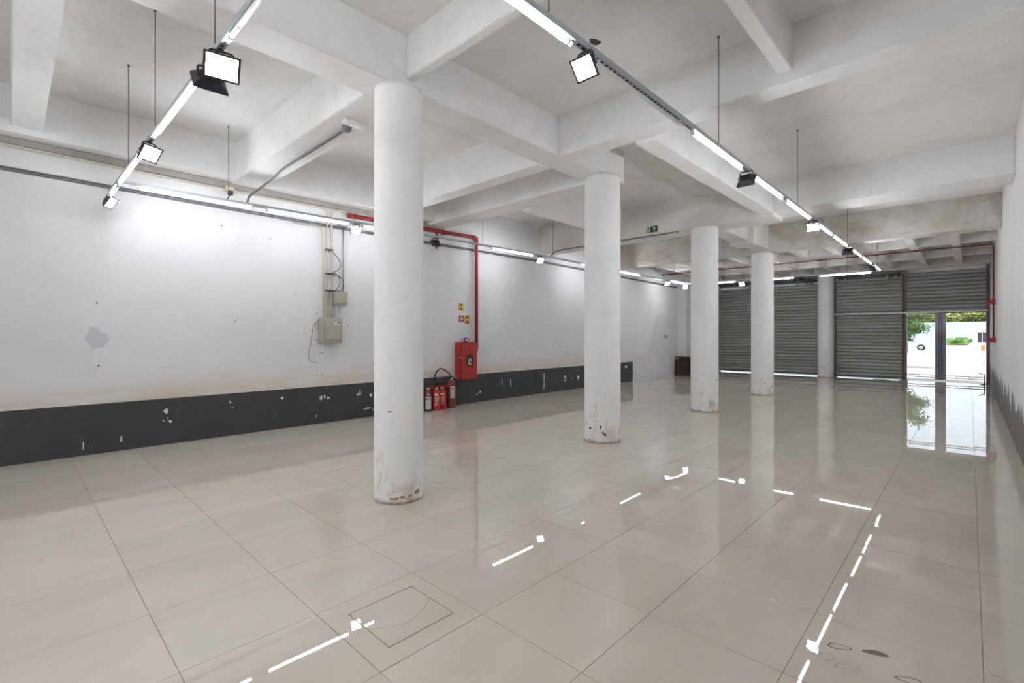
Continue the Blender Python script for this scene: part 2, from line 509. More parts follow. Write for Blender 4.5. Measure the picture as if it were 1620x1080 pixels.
for i in range(-1, 14):
    xa, xb = X0 - TX * (i + 1), X0 - TX * i
    xa, xb = max(xa, XL + .006), min(xb, XR)
    if xb - xa < 0.03: continue
    for j in range(-8, 34):
        ya, yb = Y0 + TY * (j - 1), Y0 + TY * j
        ya, yb = max(ya, YB), min(yb, 20.6)
        if yb - ya < 0.03: continue
        p = proj((xa + xb) / 2, (ya + yb) / 2, 0)
        vis = p and -120 < p[0] < 1740 and p[1] < 1200
        rec = (xa, xb, ya, yb, (1 / p[2] ** 3 if p else 0))
        (cells if vis else cells_hidden).append(rec)
cells.sort(key=lambda r: -r[4])
COVER = (-2.416, -2.020, 1.265, 1.663)
rest = bmesh.new()
def add_cell(r, single):
    xa, xb, ya, yb = r[:4]
    cx, cy = (xa + xb) / 2, (ya + yb) / 2
    w, d = xb - xa, yb - ya
    tx, ty = random.gauss(0, 0.0006), random.gauss(0, 0.0006)
    if xa < COVER[0] and xb > COVER[1] and ya < COVER[2] and yb > COVER[3]:
        b = bmesh.new(); g = 0.002
        x0, x1, y0, y1 = COVER[0] - .004, COVER[1] + .004, COVER[2] - .004, COVER[3] + .004
        for q in ((xa + g, xb - g, ya + g, y0), (xa + g, xb - g, y1, yb - g), (xa + g, x0, y0, y1), (x1, xb - g, y0, y1)):
            bx(b, q[0], q[1], q[2], q[3], -0.01, 0.0)
        obj('tile', b, 'porcelain_tile', floor); return
    if single:
        if abs(w - TX) < 1e-4 and abs(d - TY) < 1e-4: me = full
        else: me = tile_mesh(w - 0.0025, d - 0.0025)
        o = link('tile', me, floor); o.location = (cx, cy, random.uniform(-0.0004, 0.0004)); o.rotation_euler = (tx, ty, 0)
    else:
        bx(rest, xa + .002, xb - .002, ya + .002, yb - .002, -0.01, 0.0)
for k, r in enumerate(cells): add_cell(r, k < 299)
for r in cells_hidden: add_cell(r, False)
ro = obj('tile_field', rest, 'porcelain_tile', floor); ro['kind'] = 'stuff'

# loose tile lid set into the floor, cracked across
lid = thing('inspection_cover', 'square tile inspection cover cracked across, set in the floor near a column', 'floor cover', (-2.218, 1.464, 0))
x0, x1, y0, y1 = COVER; g = 0.003
crk = [(-2.217, y0 + g), (-2.19, 1.31), (-2.122, 1.431), (-2.15, 1.53), (-2.222, y1 - g)]
def lid_piece(poly):
    b = bmesh.new(); prism(b, poly, (0, 0, -0.0102), (1, 0, 0), (0, 1, 0), 0.0105); return obj('tile_piece', b, 'porcelain_tile', lid)
lid_piece([(x0 + g, y0 + g)] + [(a - .0012, c) for a, c in crk] + [(x0 + g, y1 - g)])
lid_piece([(x1 - g, y1 - g)] + [(a + .0012, c) for a, c in crk[::-1]] + [(x1 - g, y0 + g)])

# dried adhesive rings on the tiles
def ring_mark(cx, cy, a, bq, rot, mat, fill=False):
    b = bmesh.new(); n = 20
    A = []; B = []
    for k in range(n):
        t_ = 2 * math.pi * k / n; w = 1 + 0.12 * math.sin(3 * t_ + cx * 9) + random.uniform(-.04, .04)
        p = Vector((a * w * math.cos(t_), bq * w * math.sin(t_), 0)); p.rotate(Matrix.Rotation(rot, 3, 'Z'))
        s_ = 0.0 if fill else 0.83
        A.append(b.verts.new((cx + p.x, cy + p.y, 0.0016))); B.append(b.verts.new((cx + p.x * s_, cy + p.y * s_, 0.0018)) if not fill else None)
    if fill: b.faces.new(A)
    else:
        for k in range(n): b.faces.new((A[k], A[(k + 1) % n], B[(k + 1) % n], B[k]))
    obj('adhesive_mark', b, mat, floor)
ring_mark(-0.554, 2.672, .042, .026, 0.9, 'adhesive_pale'); ring_mark(-0.456, 2.759, .050, .022, 0.45, 'adhesive')
ring_mark(-0.482, 2.634, .034, .026, 0.5, 'adhesive_pale'); ring_mark(-0.406, 2.618, .045, .022, 0.4, 'adhesive_pale')
ring_mark(-0.322, 2.824, .052, .020, 0.4, 'adhesive', True); ring_mark(-0.187, 2.701, .05, .024, 0.3, 'adhesive')
ring_mark(-1.19, 2.95, .03, .018, 0.5, 'adhesive_pale'); ring_mark(-4.35, 2.45, .05, .02, .3, 'adhesive')

# ------------------------------------------------------------------ columns
COLS = [(-3.852, 2.515, .225, 3.765, 'round white column with rust-stained foot standing by the floor inspection cover'),
        (-3.824, 5.898, .255, 3.765, 'round white column with dark chips near its foot, end of the spine beam'),
        (-3.828, 9.582, .258, 3.635, 'round white column with grey smear at its foot beside the exit sign'),
        (-3.820, 13.244, .258, 3.575, 'round white column under the water-stained cross beam'),
        (-3.741, 20.215, .245, 3.70, 'round white column standing between two closed roller shutters')]
COLOBJ = []
for cx, cy, r, h, lab in COLS:
    b = bmesh.new()
    prof = [(r * 1.01, 0), (r * 1.005, 0.03), (r, 0.08), (r, h * .33), (r * .995, h * .66), (r * .98, h * .985), (r * .975, h)]
    lathe(b, prof, 48)
    o = obj('column', b, 'column_paint'); o.location = (cx, cy, 0)
    tag(o, lab, 'column', 'round concrete columns')
    COLOBJ.append((o, cx, cy, r))

# chips and holes as parts of what they mark
def chip(parent, mat, Y, Z, ry, rz, X=XL, th=0.002, n=9, name='paint_chip'):
    poly = [((ry * (1 + random.uniform(-.35, .35))) * math.cos(2 * math.pi * k / n), (rz * (1 + random.uniform(-.35, .35))) * math.sin(2 * math.pi * k / n)) for k in range(n)]
    b = bmesh.new(); prism(b, poly, (X, Y, Z), (0, 1, 0), (0, 0, 1), th); return obj(name, b, mat, parent)
BX = XL + 0.0045
for Y, Z, ry, rz in ((1.50, .46, .022, .035), (1.47, .33, .010, .018), (1.55, .31, .022, .02), (1.52, .36, .012, .01), (2.29, .50, .012, .014), (2.32, .42, .012, .006),
                     (3.04, .49, .018, .022), (3.68, .43, .03, .035), (3.74, .45, .014, .03), (3.80, .42, .03, .014), (4.38, .43, .05, .02), (4.40, .45, .018, .05), (4.62, .40, .03, .035),
                     (5.66, .56, .012, .04), (7.35, .22, .03, .03), (7.25, .18, .02, .02), (8.05, .40, .012, .10), (8.35, .36, .015, .12), (9.6, .22, .02, .12), (9.6, .42, .02, .12),
                     (10.5, .36, .05, .05), (10.5, .27, .05, .03), (11.1, .30, .05, .06), (11.6, .14, .10, .04), (13.7, .48, .08, .05), (13.2, .40, .06, .02),
                     (0.65, .12, .008, .05), (1.02, .15, .01, .04), (4.55, .16, .07, .012), (4.7, .12, .09, .010)):
    chip(band, 'chip_white', Y, Z, ry, rz, BX)
chip(wall_left, 'skim_grey', .775, 1.455, .10, .13, n=14, name='filler_patch')
for Y, Z in ((.776, 1.91), (.795, 1.11), (2.18, 3.12), (2.86, 3.02), (2.36, 1.71), (3.61, 1.87), (3.6, 1.42), (3.66, 1.21), (3.70, 1.20), (3.62, .82), (3.70, .83),
             (4.17, 1.66), (5.1, 1.9), (5.5, 1.8), (6.05, 1.86), (6.06, 1.8), (6.05, 1.44), (8.6, 1.7), (9.2, 1.55), (10.2, 1.9), (10.25, 1.4), (10.3, 1.2), (10.25, .82), (10.3, 1.55), (9.3, 1.2), (8.9, 3.0), (10.7, 3.0), (11.2, 2.98)):
    chip(wall_left, 'hole_dark', Y, Z, .012, .010, n=6, name='drill_hole')
def column_chip(k, da, z, w, h, mat):
    o, cx, cy, r = COLOBJ[k]; a = math.atan2(-cy, -cx) + da
    n = 8; b = bmesh.new(); A = []
    for q in range(n):
        t_ = 2 * math.pi * q / n; f = random.uniform(.55, 1.25)
        aa = a + f * w / r * math.cos(t_); A.append(b.verts.new(((r + .0025) * math.cos(aa), (r + .0025) * math.sin(aa), z + f * h * math.sin(t_))))
    b.faces.new(A); obj('paint_chip', b, mat, o, local=True)
for da, z, w, h, mat in ((-1.05, .25, .008, .04, 'hole_dark'), (-.72, .20, .025, .018, 'hole_dark'), (-.1, .22, .012, .03, 'rust_dark'), (.05, .14, .035, .022, 'rust_stain'), (.15, .12, .02, .02, 'rust_dark'), (-.75, .04, .015, .012, 'hole_dark'), (-.35, .5, .008, .07, 'rust_stain')):
    column_chip(1, da, z, w, h, mat)
for k, da, z, w, h, mat in ((0, -.35, .82, .018, .006, 'rust_dark'), (0, .3, .06, .06, .02, 'rust_stain'), (0, -.2, .05, .05, .015, 'rust_stain'), (0, .8, .08, .04, .03, 'rust_stain'),
                            (2, .5, .16, .07, .10, 'skim_grey'), (2, 1.0, .62, .012, .04, 'hole_dark'), (3, .9, .22, .015, .03, 'rust_dark'), (3, .2, .30, .012, .05, 'rust_stain')):
    column_chip(k, da, z, w, h, mat)
b = bmesh.new()
prism(b, [(14.13, 0), (17.5, 0), (17.5, 2.35), (16.8, 2.2), (16.0, 2.3), (15.6, 1.9), (15.35, 1.2), (15.1, .95), (14.8, .72), (14.13, .66)], (XL, 0, 0), (0, 1, 0), (0, 0, 1), 0.003)
obj('skim_patch', b, 'plaster_patch', wall_left)

# ------------------------------------------------------------------ roller shutters
def slat_mesh(h):
    b = bmesh.new(); prof = []
    for k in range(7):
        q = k / 6; prof.append((-0.034 * math.sin(math.pi * q) ** 0.8 if 0 < q < 1 else 0.0, q * h))
    rows = []
    for X in (-0.5, 0.5): rows.append([b.verts.new((X, y, z)) for y, z in prof])
    for k in range(6):
        f = b.faces.new((rows[0][k], rows[1][k], rows[1][k + 1], rows[0][k + 1])); f.smooth = True
    back = [[b.verts.new((X, 0.012, z)) for z in (0, h)] for X in (-0.5, 0.5)]
    b.faces.new((back[1][0], back[0][0], back[0][1], back[1][1]))
    b.faces.new((rows[0][0], back[0][0], back[1][0], rows[1][0])); b.faces.new((rows[0][6], rows[1][6], back[1][1], back[0][1]))
    bmesh.ops.recalc_face_normals(b, faces=b.faces[:])
    me = bpy.data.meshes.new('slat'); b.to_mesh(me); b.free(); me.materials.append(M['shutter_slat']); return me
PITCH = 0.118
SLAT = slat_mesh(PITCH - 0.012)
YS = 20.60
def shutter(x0, x1, zb, zt, label, handle=None, left='guide_steel', right='guide_steel'):
    root = thing('roller_shutter', label, 'shutter', ((x0 + x1) / 2, YS, 0), 'galvanised roller shutters')
    z = zb + 0.05; k = 0
    while z + PITCH < zt:
        o = link('slat', SLAT, root); o.location = (0, 0, z); o.scale = (x1 - x0 - 0.06, 1, 1)
        z += PITCH; k += 1
    b = bmesh.new(); bx(b, x0 + .02, x1 - .02, YS + .013, YS + .02, zb + .02, z); obj('groove_shade', b, 'guide_steel', root)  # added dark sheet, stands in for shade in the grooves between slats
    b = bmesh.new(); bbox(b, x0 + .03, x1 - .03, YS - .03, YS + .02, zb, zb + .05, .004); obj('bottom_rail', b, 'guide_steel', root)
    for xa, m in ((x0, left), (x1 - .045, right)):
        b = bmesh.new(); bbox(b, xa, xa + .045, YS - .05, YS + .11, 0.0, zt, .004); obj('guide_rail', b, m, root)
    if handle:
        hx, hz = handle
        b = bmesh.new(); bbox(b, hx - .10, hx + .10, YS - .040, YS - .022, hz - .018, hz + .018, .004); ph = obj('lock_plate', b, 'galvanised', root)
        b = bmesh.new(); tube(b, bend([(hx - .06, YS - .04, hz), (hx - .06, YS - .065, hz), (hx + .06, YS - .065, hz), (hx + .06, YS - .04, hz)], .015, 3), .007, 6)
        obj('lock_handle', b, 'guide_steel', ph)
    return root
def shaft(root, x0, x1, zc, rolls):
    b = bmesh.new(); tube(b, [(x0, YS - .10, zc), (x1, YS - .10, zc)], .05, 12); s_ = obj('shaft', b, 'guide_steel', root)
    for xr in rolls:
        b = bmesh.new(); tube(b, [(xr - .035, YS - .10, zc - .06), (xr + .035, YS - .10, zc - .06)], .085, 16); obj('pulley', b, 'galvanised', s_)
s1 = shutter(-7.66, -5.90, 0.04, 3.45, 'closed grey roller shutter next to the wall pier, half hidden by columns')
shaft(s1, -7.6, -5.95, 3.52, (-7.56, -6.36))
s2 = shutter(-5.86, -4.00, 0.04, 3.45, 'closed grey roller shutter with black spotlights clustered above it', (-5.05, .66))
shaft(s2, -5.8, -4.05, 3.50, (-4.39, -4.2))
s3 = shutter(-3.52, -1.60, 0.03, 3.55, 'closed grimy roller shutter beside the open doorway, crossed by a white bar', (-2.55, .70), right='rusty_jamb')
shaft(s3, -3.46, -1.66, 3.52, (-3.44, -3.2, -2.0, -1.79))
s4 = shutter(-1.555, 0.41, 2.20, 3.66, 'half raised grey roller shutter above the open doorway', right='purple_post')
# headbox over shutters
b = bmesh.new(); bbox(b, -3.5, -1.62, YS - .16, YS + .1, 3.60, 3.66, .005); obj('head_plate', b, 'guide_steel', s3)
b = bmesh.new(); bbox(b, -5.84, -4.02, YS - .16, YS + .1, 3.56, 3.62, .005); obj('head_plate', b, 'guide_steel', s2)
b = bmesh.new(); bbox(b, -7.64, -5.92, YS - .16, YS + .1, 3.56, 3.62, .005); obj('head_plate', b, 'guide_steel', s1)
# white bar across two shutters
b = bmesh.new(); tube(b, [(-3.62, YS - .095, 2.245), (-1.0, YS - .095, 2.235)], .034, 10)
bar = tag(obj('cross_bar', b, 'white_bar'), 'long white bar lying across the grimy shutter and the raised shutter', 'bar')
b = bmesh.new(); tube(b, [(-1.75, YS - .13, 2.24), (0.40, YS - .13, 2.255)], .030, 10)
obj('sleeve', b, 'white_bar', bar)

# ------------------------------------------------------------------ lights on channel tracks
def channel_piece(parent, a, b_, w=0.038):
    """open-bottom perforated channel from a to b (top centre line)"""
    a, b_ = Vector(a), Vector(b_); d = (b_ - a).normalized(); s_ = d.cross(Vector((0, 0, 1))).normalized(); up = s_.cross(d).normalized()
    th = 0.003; L = (b_ - a).length
    mat = Matrix(((d.x, s_.x, up.x, a.x), (d.y, s_.y, up.y, a.y), (d.z, s_.z, up.z, a.z), (0, 0, 0, 1)))
    bm_ = bmesh.new()
    bx(bm_, 0, L, -w / 2, w / 2, -th, 0)
    bx(bm_, 0, L, -w / 2, -w / 2 + th, -w, -th); bx(bm_, 0, L, w / 2 - th, w / 2, -w, -th)
    bx(bm_, 0, L, -w / 2 + th, w / 2 - th, -w, -w + th)
    bmesh.ops.transform(bm_, matrix=mat, verts=bm_.verts[:])
    o = obj('channel', bm_, 'channel_metal', parent)
    sl = bmesh.new(); x = 0.04
    while x < L - 0.04:
        bx(sl, x, x + .022, -.008, .008, -w - .0006, -w + .001)
        x += 0.05
    bmesh.ops.transform(sl, matrix=mat, verts=sl.verts[:])
    so = obj('slots', sl, 'dark_slot', o); so['kind'] = 'stuff'

def track(label, pts, rods, loc):
    r = thing('light_track', label, 'light track', loc, 'perforated channel light tracks')
    for a, b_ in zip(pts, pts[1:]): channel_piece(r, a, b_)
    for x, y, z0, z1 in rods:
        b = bmesh.new(); tube(b, [(x, y, z0), (x, y, z1)], 0.0045, 6); o = obj('hanger_rod', b, 'steel_rod', r)
        b = bmesh.new(); tube(b, [(x, y, z1 - .014), (x, y, z1)], 0.012, 8); obj('anchor', b, 'steel_rod', o)
    return r
TZL = 3.275
track('galvanised channel running out from the white wall by the grey filler patch, with tubes',
      [(-7.72, .872, TZL), (-4.3, .885, TZL), (-1.2, .90, TZL)],
      [(-6.34, .868, TZL, 4.31), (-5.10, .88, TZL, 4.31), (-3.40, .89, TZL, 4.235), (-2.2, .895, TZL, 4.235)], (-4.4, .885, TZL))
track('galvanised channel running along the long white wall above the electrical panel',
      [(-7.23, .90, 3.315), (-7.21, 4.0, 3.345), (-7.21, 8.5, 3.375), (-7.23, 12.5, 3.355), (-7.25, 16.52, 3.345)],
      [(-7.22, 2.05, 3.325, 4.31), (-7.21, 6.7, 3.36, 4.31), (-7.22, 9.0, 3.37, 4.31), (-7.23, 11.4, 3.36, 4.31)], (-7.22, 8.5, 3.35))
TZR = 3.235
track('galvanised channel running lengthwise from the peeling ceiling patch to the shutters',
      [(-1.65, -2.68, TZR), (-1.655, .80, TZR), (-1.66, 4.0, TZR), (-1.67, 8.2, TZR), (-1.685, 12.2, TZR), (-1.70, 15.925, TZR)],
      [(-1.65, -2.4, TZR, 4.235), (-1.652, -.2, TZR, 4.235), (-1.658, 2.03, TZR, 4.235), (-1.665, 4.49, TZR, 4.235), (-1.665, 7.27, TZR, 4.235), (-1.68, 11.0, TZR, 4.235), (-1.69, 13.75, TZR, 4.12), (-1.70, 15.2, TZR, 4.12)], (-1.67, 8.0, TZR))
track('galvanised channel running crosswise in front of the roller shutters',
      [(-7.225, 16.345, 3.31), (-4.4, 15.95, 3.25), (-1.60, 15.95, TZR)],
      [(-5.9, 16.16, 3.285, 4.12), (-2.45, 15.95, 3.24, 4.12)], (-4.4, 15.98, 3.25))

track('unseen channel added by the plain white end wall for fill lights',  # out of view, added to carry the fill tubes and floodlights
      [(-7.3, -2.75, TZL), (-1.6, -2.75, TZL), (0.1, -2.75, TZL)],
      [(-6.4, -2.75, TZL, 4.31), (-4.6, -2.75, TZL, 4.31), (-2.9, -2.75, TZL, 4.235), (-.6, -2.75, TZL, 4.235)], (-4.4, -2.75, TZL))
def tube_meshes():
    b = bmesh.new(); tube(b, [(-.565, 0, 0), (.565, 0, 0)], .014, 12); bmesh.ops.recalc_face_normals(b, faces=b.faces[:])
    lit = bpy.data.meshes.new('lit'); b.to_mesh(lit); b.free(); unlit = lit.copy()
    lit.materials.append(M['lit_tube']); unlit.materials.append(M['unlit_tube'])
    b = bmesh.new(); tube(b, [(0, 0, 0), (.035, 0, 0)], .0155, 12); bx(b, .010, .032, -.010, .010, -.002, .034)
    bmesh.ops.recalc_face_normals(b, faces=b.faces[:])
    cap = bpy.data.meshes.new('cap'); b.to_mesh(cap); b.free(); cap.materials.append(M['white_plastic'])
    b = bmesh.new(); tube(b, [(-.004, 0, 0), (.004, 0, 0)], .017, 12); bx(b, -.006, .006, -.004, .004, .012, .034)
    bmesh.ops.recalc_face_normals(b, faces=b.faces[:])
    clip = bpy.data.meshes.new('clip'); b.to_mesh(clip); b.free(); clip.materials.append(M['white_plastic'])
    return lit, unlit, cap, clip
LIT, UNLIT, CAP, CLIP = tube_meshes()
def led_tube(a, b_, label, group, lit=True):
    a, b_ = Vector(a), Vector(b_); c = (a + b_) / 2; d = b_ - a
    r = thing('led_tube', label, 'tube light', c, group)
    r.rotation_euler = d.to_track_quat('X', 'Z').to_euler()
    L = d.length
    o = link('tube', LIT if lit else UNLIT, r); o.scale = ((L - .06) / 1.13, 1, 1)
    e = link('end_cap', CAP, r); e.location = (L / 2 - .035, 0, 0)
    e = link('end_cap', CAP, r); e.location = (-L / 2 + .035, 0, 0); e.rotation_euler = (0, 0, math.pi)
    e = link('clip', CLIP, r); e.location = (L * .36, 0, 0)
    e = link('clip', CLIP, r); e.location = (-L * .36, 0, 0)
    return r
G = 'LED tubes under the lengthwise track'
zt_ = TZR - .062
RT = 'glowing LED tube under the lengthwise channel, '
for y0, y1, lit, lab in ((-2.5, -1.3, 1, RT + 'unseen, added as fill by the end wall'), (-1.2, 0.0, 1, RT + 'unseen, added as fill before the channel crossing'),  # these tubes are out of view, added to brighten the near beams
                         (1.03, 2.23, 1, RT + 'before the floodlight at the ceiling hole'),
                         (2.50, 3.68, 0, 'unlit white LED tube under the lengthwise channel, past the bright floodlight'),
                         (3.90, 5.11, 1, RT + 'between unlit tube and black floodlight'),
                         (5.40, 6.56, 1, RT + 'past the black floodlight near the unlit tube'),
                         (6.72, 7.94, 1, RT + 'ending at the bright floodlight'),
                         (8.42, 9.50, 1, RT + 'starting past the bright floodlight'),
                         (9.62, 10.88, 1, RT + 'before the black floodlight by the stained beam'),
                         (11.19, 12.49, 1, RT + 'past the black floodlight by the stained beam'),
                         (12.70, 13.98, 1, RT + 'before its last black floodlight'),
                         (14.50, 15.55, 1, RT + 'meeting the crosswise channel')):
    led_tube((-1.66 - .004 * (y0 - 1) / 4, y0, zt_), (-1.66 - .004 * (y1 - 1) / 4, y1, zt_), lab, G, bool(lit))
G = 'LED tubes under the track by the filler patch'
zt_ = TZL - .062
for xa, xb, lit in ((-3.10, -1.90, 0), (-5.00, -3.70, 1), (-6.98, -5.70, 1), (-7.64, -7.10, 1)):
    lab = 'short glowing LED tube closest to the long white wall' if xb == -7.10 else (('glowing LED tube between the twin floodlights and the tilted floodlight' if xa == -5.00 else 'glowing LED tube between the tilted floodlight and the short tube') if lit else 'unlit LED tube under the channel running out from the wall, beside twin floodlights')
    led_tube((xa, .872 + .003 * (xa + 7.7), zt_), (xb, .872 + .003 * (xb + 7.7), zt_), lab, G, bool(lit))
for xa, xb, lab in ((-7.0, -5.75, 'by the long wall'), (-5.4, -4.15, 'beside the spine beam'), (-3.5, -2.25, 'past the spine beam'), (-1.3, -.05, 'by the scraped wall')):
    led_tube((xa, -2.75, zt_), (xb, -2.75, zt_), 'added unseen fill tube of the end wall channel, ' + lab, 'added fill tubes of the end wall channel')  # unseen tubes added behind the camera to lift beams and columns
G = 'LED tubes along the long white wall'
def zw(y):
    return 3.315 + .03 * min(1, (y - .9) / 3.1) + (.03 * min(1, (y - 4) / 4.5) if y > 4 else 0) - (.004 * (y - 8.5) if y > 8.5 else 0) - .062
WT = 'glowing LED tube on the wall channel, '
for y0, y1, lit, lab in ((1.06, 2.36, 1, WT + 'starting beside the filler patch channel'), (2.52, 3.80, 1, WT + 'ending at the floodlight above the panel'),
                         (4.00, 5.24, 1, WT + 'below the capped end of the red pipe'), (6.95, 8.27, 1, WT + 'just past the red pipe elbow'),
                         (10.10, 11.35, 1, WT + 'half hidden by the column with dark chips'), (11.95, 13.19, 1, WT + 'before the unlit tube'),
                         (13.4, 14.6, 0, 'unlit LED tube on the wall channel before the shutter-end floodlights'), (15.20, 16.35, 1, WT + 'between the two floodlights by the shutters')):
    led_tube((-7.21, y0, zw(y0)), (-7.21, y1, zw(y1)), lab, G, bool(lit))
G = 'LED tubes in front of the shutters'
for xa, xb, lab in ((-6.45, -5.42, 'glowing LED tube on the crosswise channel between corner and bright floodlight'), (-4.97, -3.72, 'glowing LED tube on the crosswise channel between bright and black floodlights'), (-3.11, -1.89, 'glowing LED tube on the crosswise channel ending at the lengthwise channel')):
    def zb_(x): return 3.248 + (.0211 * (-4.4 - x) if x < -4.4 else -.0054 * (x + 4.4)) - .060
    def yb_(x): return 15.95 + (.1404 * (-4.4 - x) if x < -4.4 else 0)
    led_tube((xa, yb_(xa), zb_(xa)), (xb, yb_(xb), zb_(xb)), lab, G)

def flood(pos, n, label, group, lit=True, w=.17, h=.15, yaw_axis=None, drop=.105):
    """square LED floodlight; pos is its mounting point, n the direction its lens faces"""
    pos = Vector(pos); n = Vector(n).normalized()
    side = n.cross(Vector((0, 0, 1))).normalized(); up = side.cross(n).normalized()
    c = pos + Vector((0, 0, -drop))
    m = Matrix(((side.x, up.x, n.x, c.x), (side.y, up.y, n.y, c.y), (side.z, up.z, n.z, c.z), (0, 0, 0, 1)))
    r = thing('floodlight', label, 'floodlight', pos, group)
    b = bmesh.new()
    # tapered back shell
    fr = [(-w / 2, -h / 2), (w / 2, -h / 2), (w / 2, h / 2), (-w / 2, h / 2)]
    A = [b.verts.new((x, y, 0.012)) for x, y in fr]; B = [b.verts.new((x, y, 0.0)) for x, y in fr]
    D = [b.verts.new((x * .62, y * .62, -.04)) for x, y in fr]
    for P, Q in ((A, B), (B, D)):
        for k in range(4): b.faces.new((P[k], P[(k + 1) % 4], Q[(k + 1) % 4], Q[k]))
    b.faces.new(D)
    I = [b.verts.new((x * .86, y * .84, 0.012)) for x, y in fr]; J = [b.verts.new((x * .86, y * .84, 0.002)) for x, y in fr]
    for P, Q in ((A, I), (I, J)):
        for k in range(4): b.faces.new((P[k], P[(k + 1) % 4], Q[(k + 1) % 4], Q[k]))
    b.faces.new(J)
    for k in range(-3, 4): bx(b, k * w * .08 - .002, k * w * .08 + .002, -h * .28, h * .28, -.052, -.039)
    bmesh.ops.transform(b, matrix=m, verts=b.verts[:]); hs_ = obj('housing', b, 'black_housing', r)
    b = bmesh.new(); bx(b, -w * .425, w * .425, -h * .415, h * .415, .003, .0075)
    bmesh.ops.transform(b, matrix=m, verts=b.verts[:]); obj('lens', b, ('weak_lens' if lit == 2 else 'lit_lens') if lit else 'unlit_lens', hs_)
    # U bracket from the mounting point to the two sides
    b = bmesh.new()
    top = pos + Vector((0, 0, -.012))
    k_ = w * .34
    sl = c - side * k_ - n * .034; sr = c + side * k_ - n * .034
    tl = Vector((top.x - side.x * k_, top.y - side.y * k_, top.z)); tr = Vector((top.x + side.x * k_, top.y + side.y * k_, top.z))
    tube(b, bend([sl, tl, tr, sr], .02, 3), .007, 6); tube(b, [pos + Vector((0, 0, .002)), top], .010, 8)
    obj('bracket', b, 'black_housing', r)
    for q in (sl, sr):
        b = bmesh.new(); tube(b, [q - side * .012, q + side * .012], .012, 8); obj('pivot_knob', b, 'black_housing', r)
    return r
G = 'square LED floodlights on the tracks'
zl, zr = TZL - .038, TZR - .038
flood((-3.30, .90, zl), (.80, -.15, -.55), 'bright square floodlight of a twin pair, facing away from the white wall', G, w=.195, h=.15)
flood((-3.56, .90, zl), (-.75, .05, -.65), 'dark-backed floodlight of a twin pair, turned to the white wall', G, lit=False, w=.195, h=.175)
flood((-5.33, .88, zl), (.70, .35, -.62), 'bright tilted floodlight midway on the channel from the white wall', G)
flood((-7.66, .873, zl), (.45, .70, -.55), 'bright floodlight at the wall end of the channel', G, lit=2)
flood((-1.66, 2.37, zr), (.0, -.75, -.65), 'bright floodlight hanging beside the hole in the peeling ceiling', G, w=.15, h=.135)
flood((-1.665, 5.25, zr), (.0, .80, -.60), 'black floodlight seen from behind, under the lengthwise channel past the unlit tube', G)
flood((-1.67, 8.18, zr), (.0, -.70, -.70), 'bright floodlight under the lengthwise channel, before the stained beam', G)
flood((-1.68, 11.03, zr), (.0, .80, -.60), 'black floodlight seen from behind, under the lengthwise channel by the stained beam', G)
flood((-1.69, 14.25, zr), (-.75, .40, -.50), 'black floodlight at the shutter end of the lengthwise channel', G)
flood((-3.9, -2.75, zl), (.05, .97, -.10), 'added unseen fill floodlight on the end wall channel below the spine beam', G)  # unseen floodlights added behind the camera as frontal fill light
flood((-1.8, -2.75, zl), (-.15, .95, -.10), 'added unseen fill floodlight on the end wall channel beside the lengthwise channel', G)
flood((-.15, -2.75, zl), (-.2, .95, -.10), 'added unseen fill floodlight on the end wall channel by the scraped wall', G)
flood((-7.21, 3.90, zw(3.9) + .024), (.75, -.2, -.62), 'bright floodlight above the electrical panel', G)
flood((-7.21, 5.50, zw(5.5) + .024), (-.75, .2, -.60), 'black floodlight turned to the wall beside the red fire pipe', G, lit=False)
flood((-7.21, 8.52, zw(8.5) + .024), (.70, -.35, -.62), 'bright floodlight on the wall channel between the red pipe and the exit sign', G)
flood((-7.24, 15.05, zw(15.0) + .024), (.6, -.55, -.6), 'bright floodlight on the wall channel near the shutters', G)
flood((-7.24, 16.45, zw(16.4) + .024), (.45, -.65, -.6), 'bright floodlight at the corner of the wall channel and shutter channel', G)
flood((-5.22, 16.03, 3.23), (.1, -.80, -.60), 'bright floodlight on the crosswise channel before the shutters', G)
flood((-3.55, 15.95, 3.207), (.0, .80, -.60), 'black floodlight turned to the shutters on the crosswise channel', G)

# ------------------------------------------------------------------ left wall: conduits, panels, fire pipe
def pipe(name, pts, r, mat, label, cat, parent=None, rad=.07, seg=8, group=None):
    b = bmesh.new(); tube(b, bend(pts, rad), r, seg)
    if parent: return obj(name, b, mat, parent)
    return tag(obj(name, b, mat), label, cat, group)
pipe('conduit', [(-7.945, YB + .05, 3.70), (-7.945, .9, 3.66), (-7.945, 2.6, 3.64), (-7.945, 3.70, 3.655), (-7.930, 3.757, 3.60), (-7.930, 3.757, 1.792)], .016, 'ivory_pipe',
     'ivory conduit along the wall top, bending down to the big panel from the shutterless end', 'conduit')
pipe('conduit', [(-7.945, 5.8, 3.665), (-7.945, 3.95, 3.665), (-7.930, 3.836, 3.62), (-7.930, 3.836, 1.792)], .018, 'ivory_pipe',
     'ivory conduit bending down to the big panel from above the red pipe', 'conduit')
for k, (dz, lab) in enumerate(((0.0, 'upper grey conduit along the long white wall below the batten'), (-.029, 'lower grey conduit along the long white wall below the batten'))):
    pipe('conduit', [(-7.984, YB + .05, 3.455 + dz), (-7.984, 2.6, 3.40 + dz), (-7.984, 4.0, 3.39 + dz), (-7.984, 9.3, 3.41 + dz), (-7.984, 17.4, 3.31 + dz)], .012, 'grey_conduit', lab, 'conduit')
pipe('conduit', [(-7.935, 3.2, 3.33), (-7.935, 3.63, 3.34), (-7.935, 3.685, 3.25), (-7.935, 3.695, 1.792)], .012, 'ivory_pipe', 'thin ivory conduit leftmost of the bundle above the big panel', 'conduit')
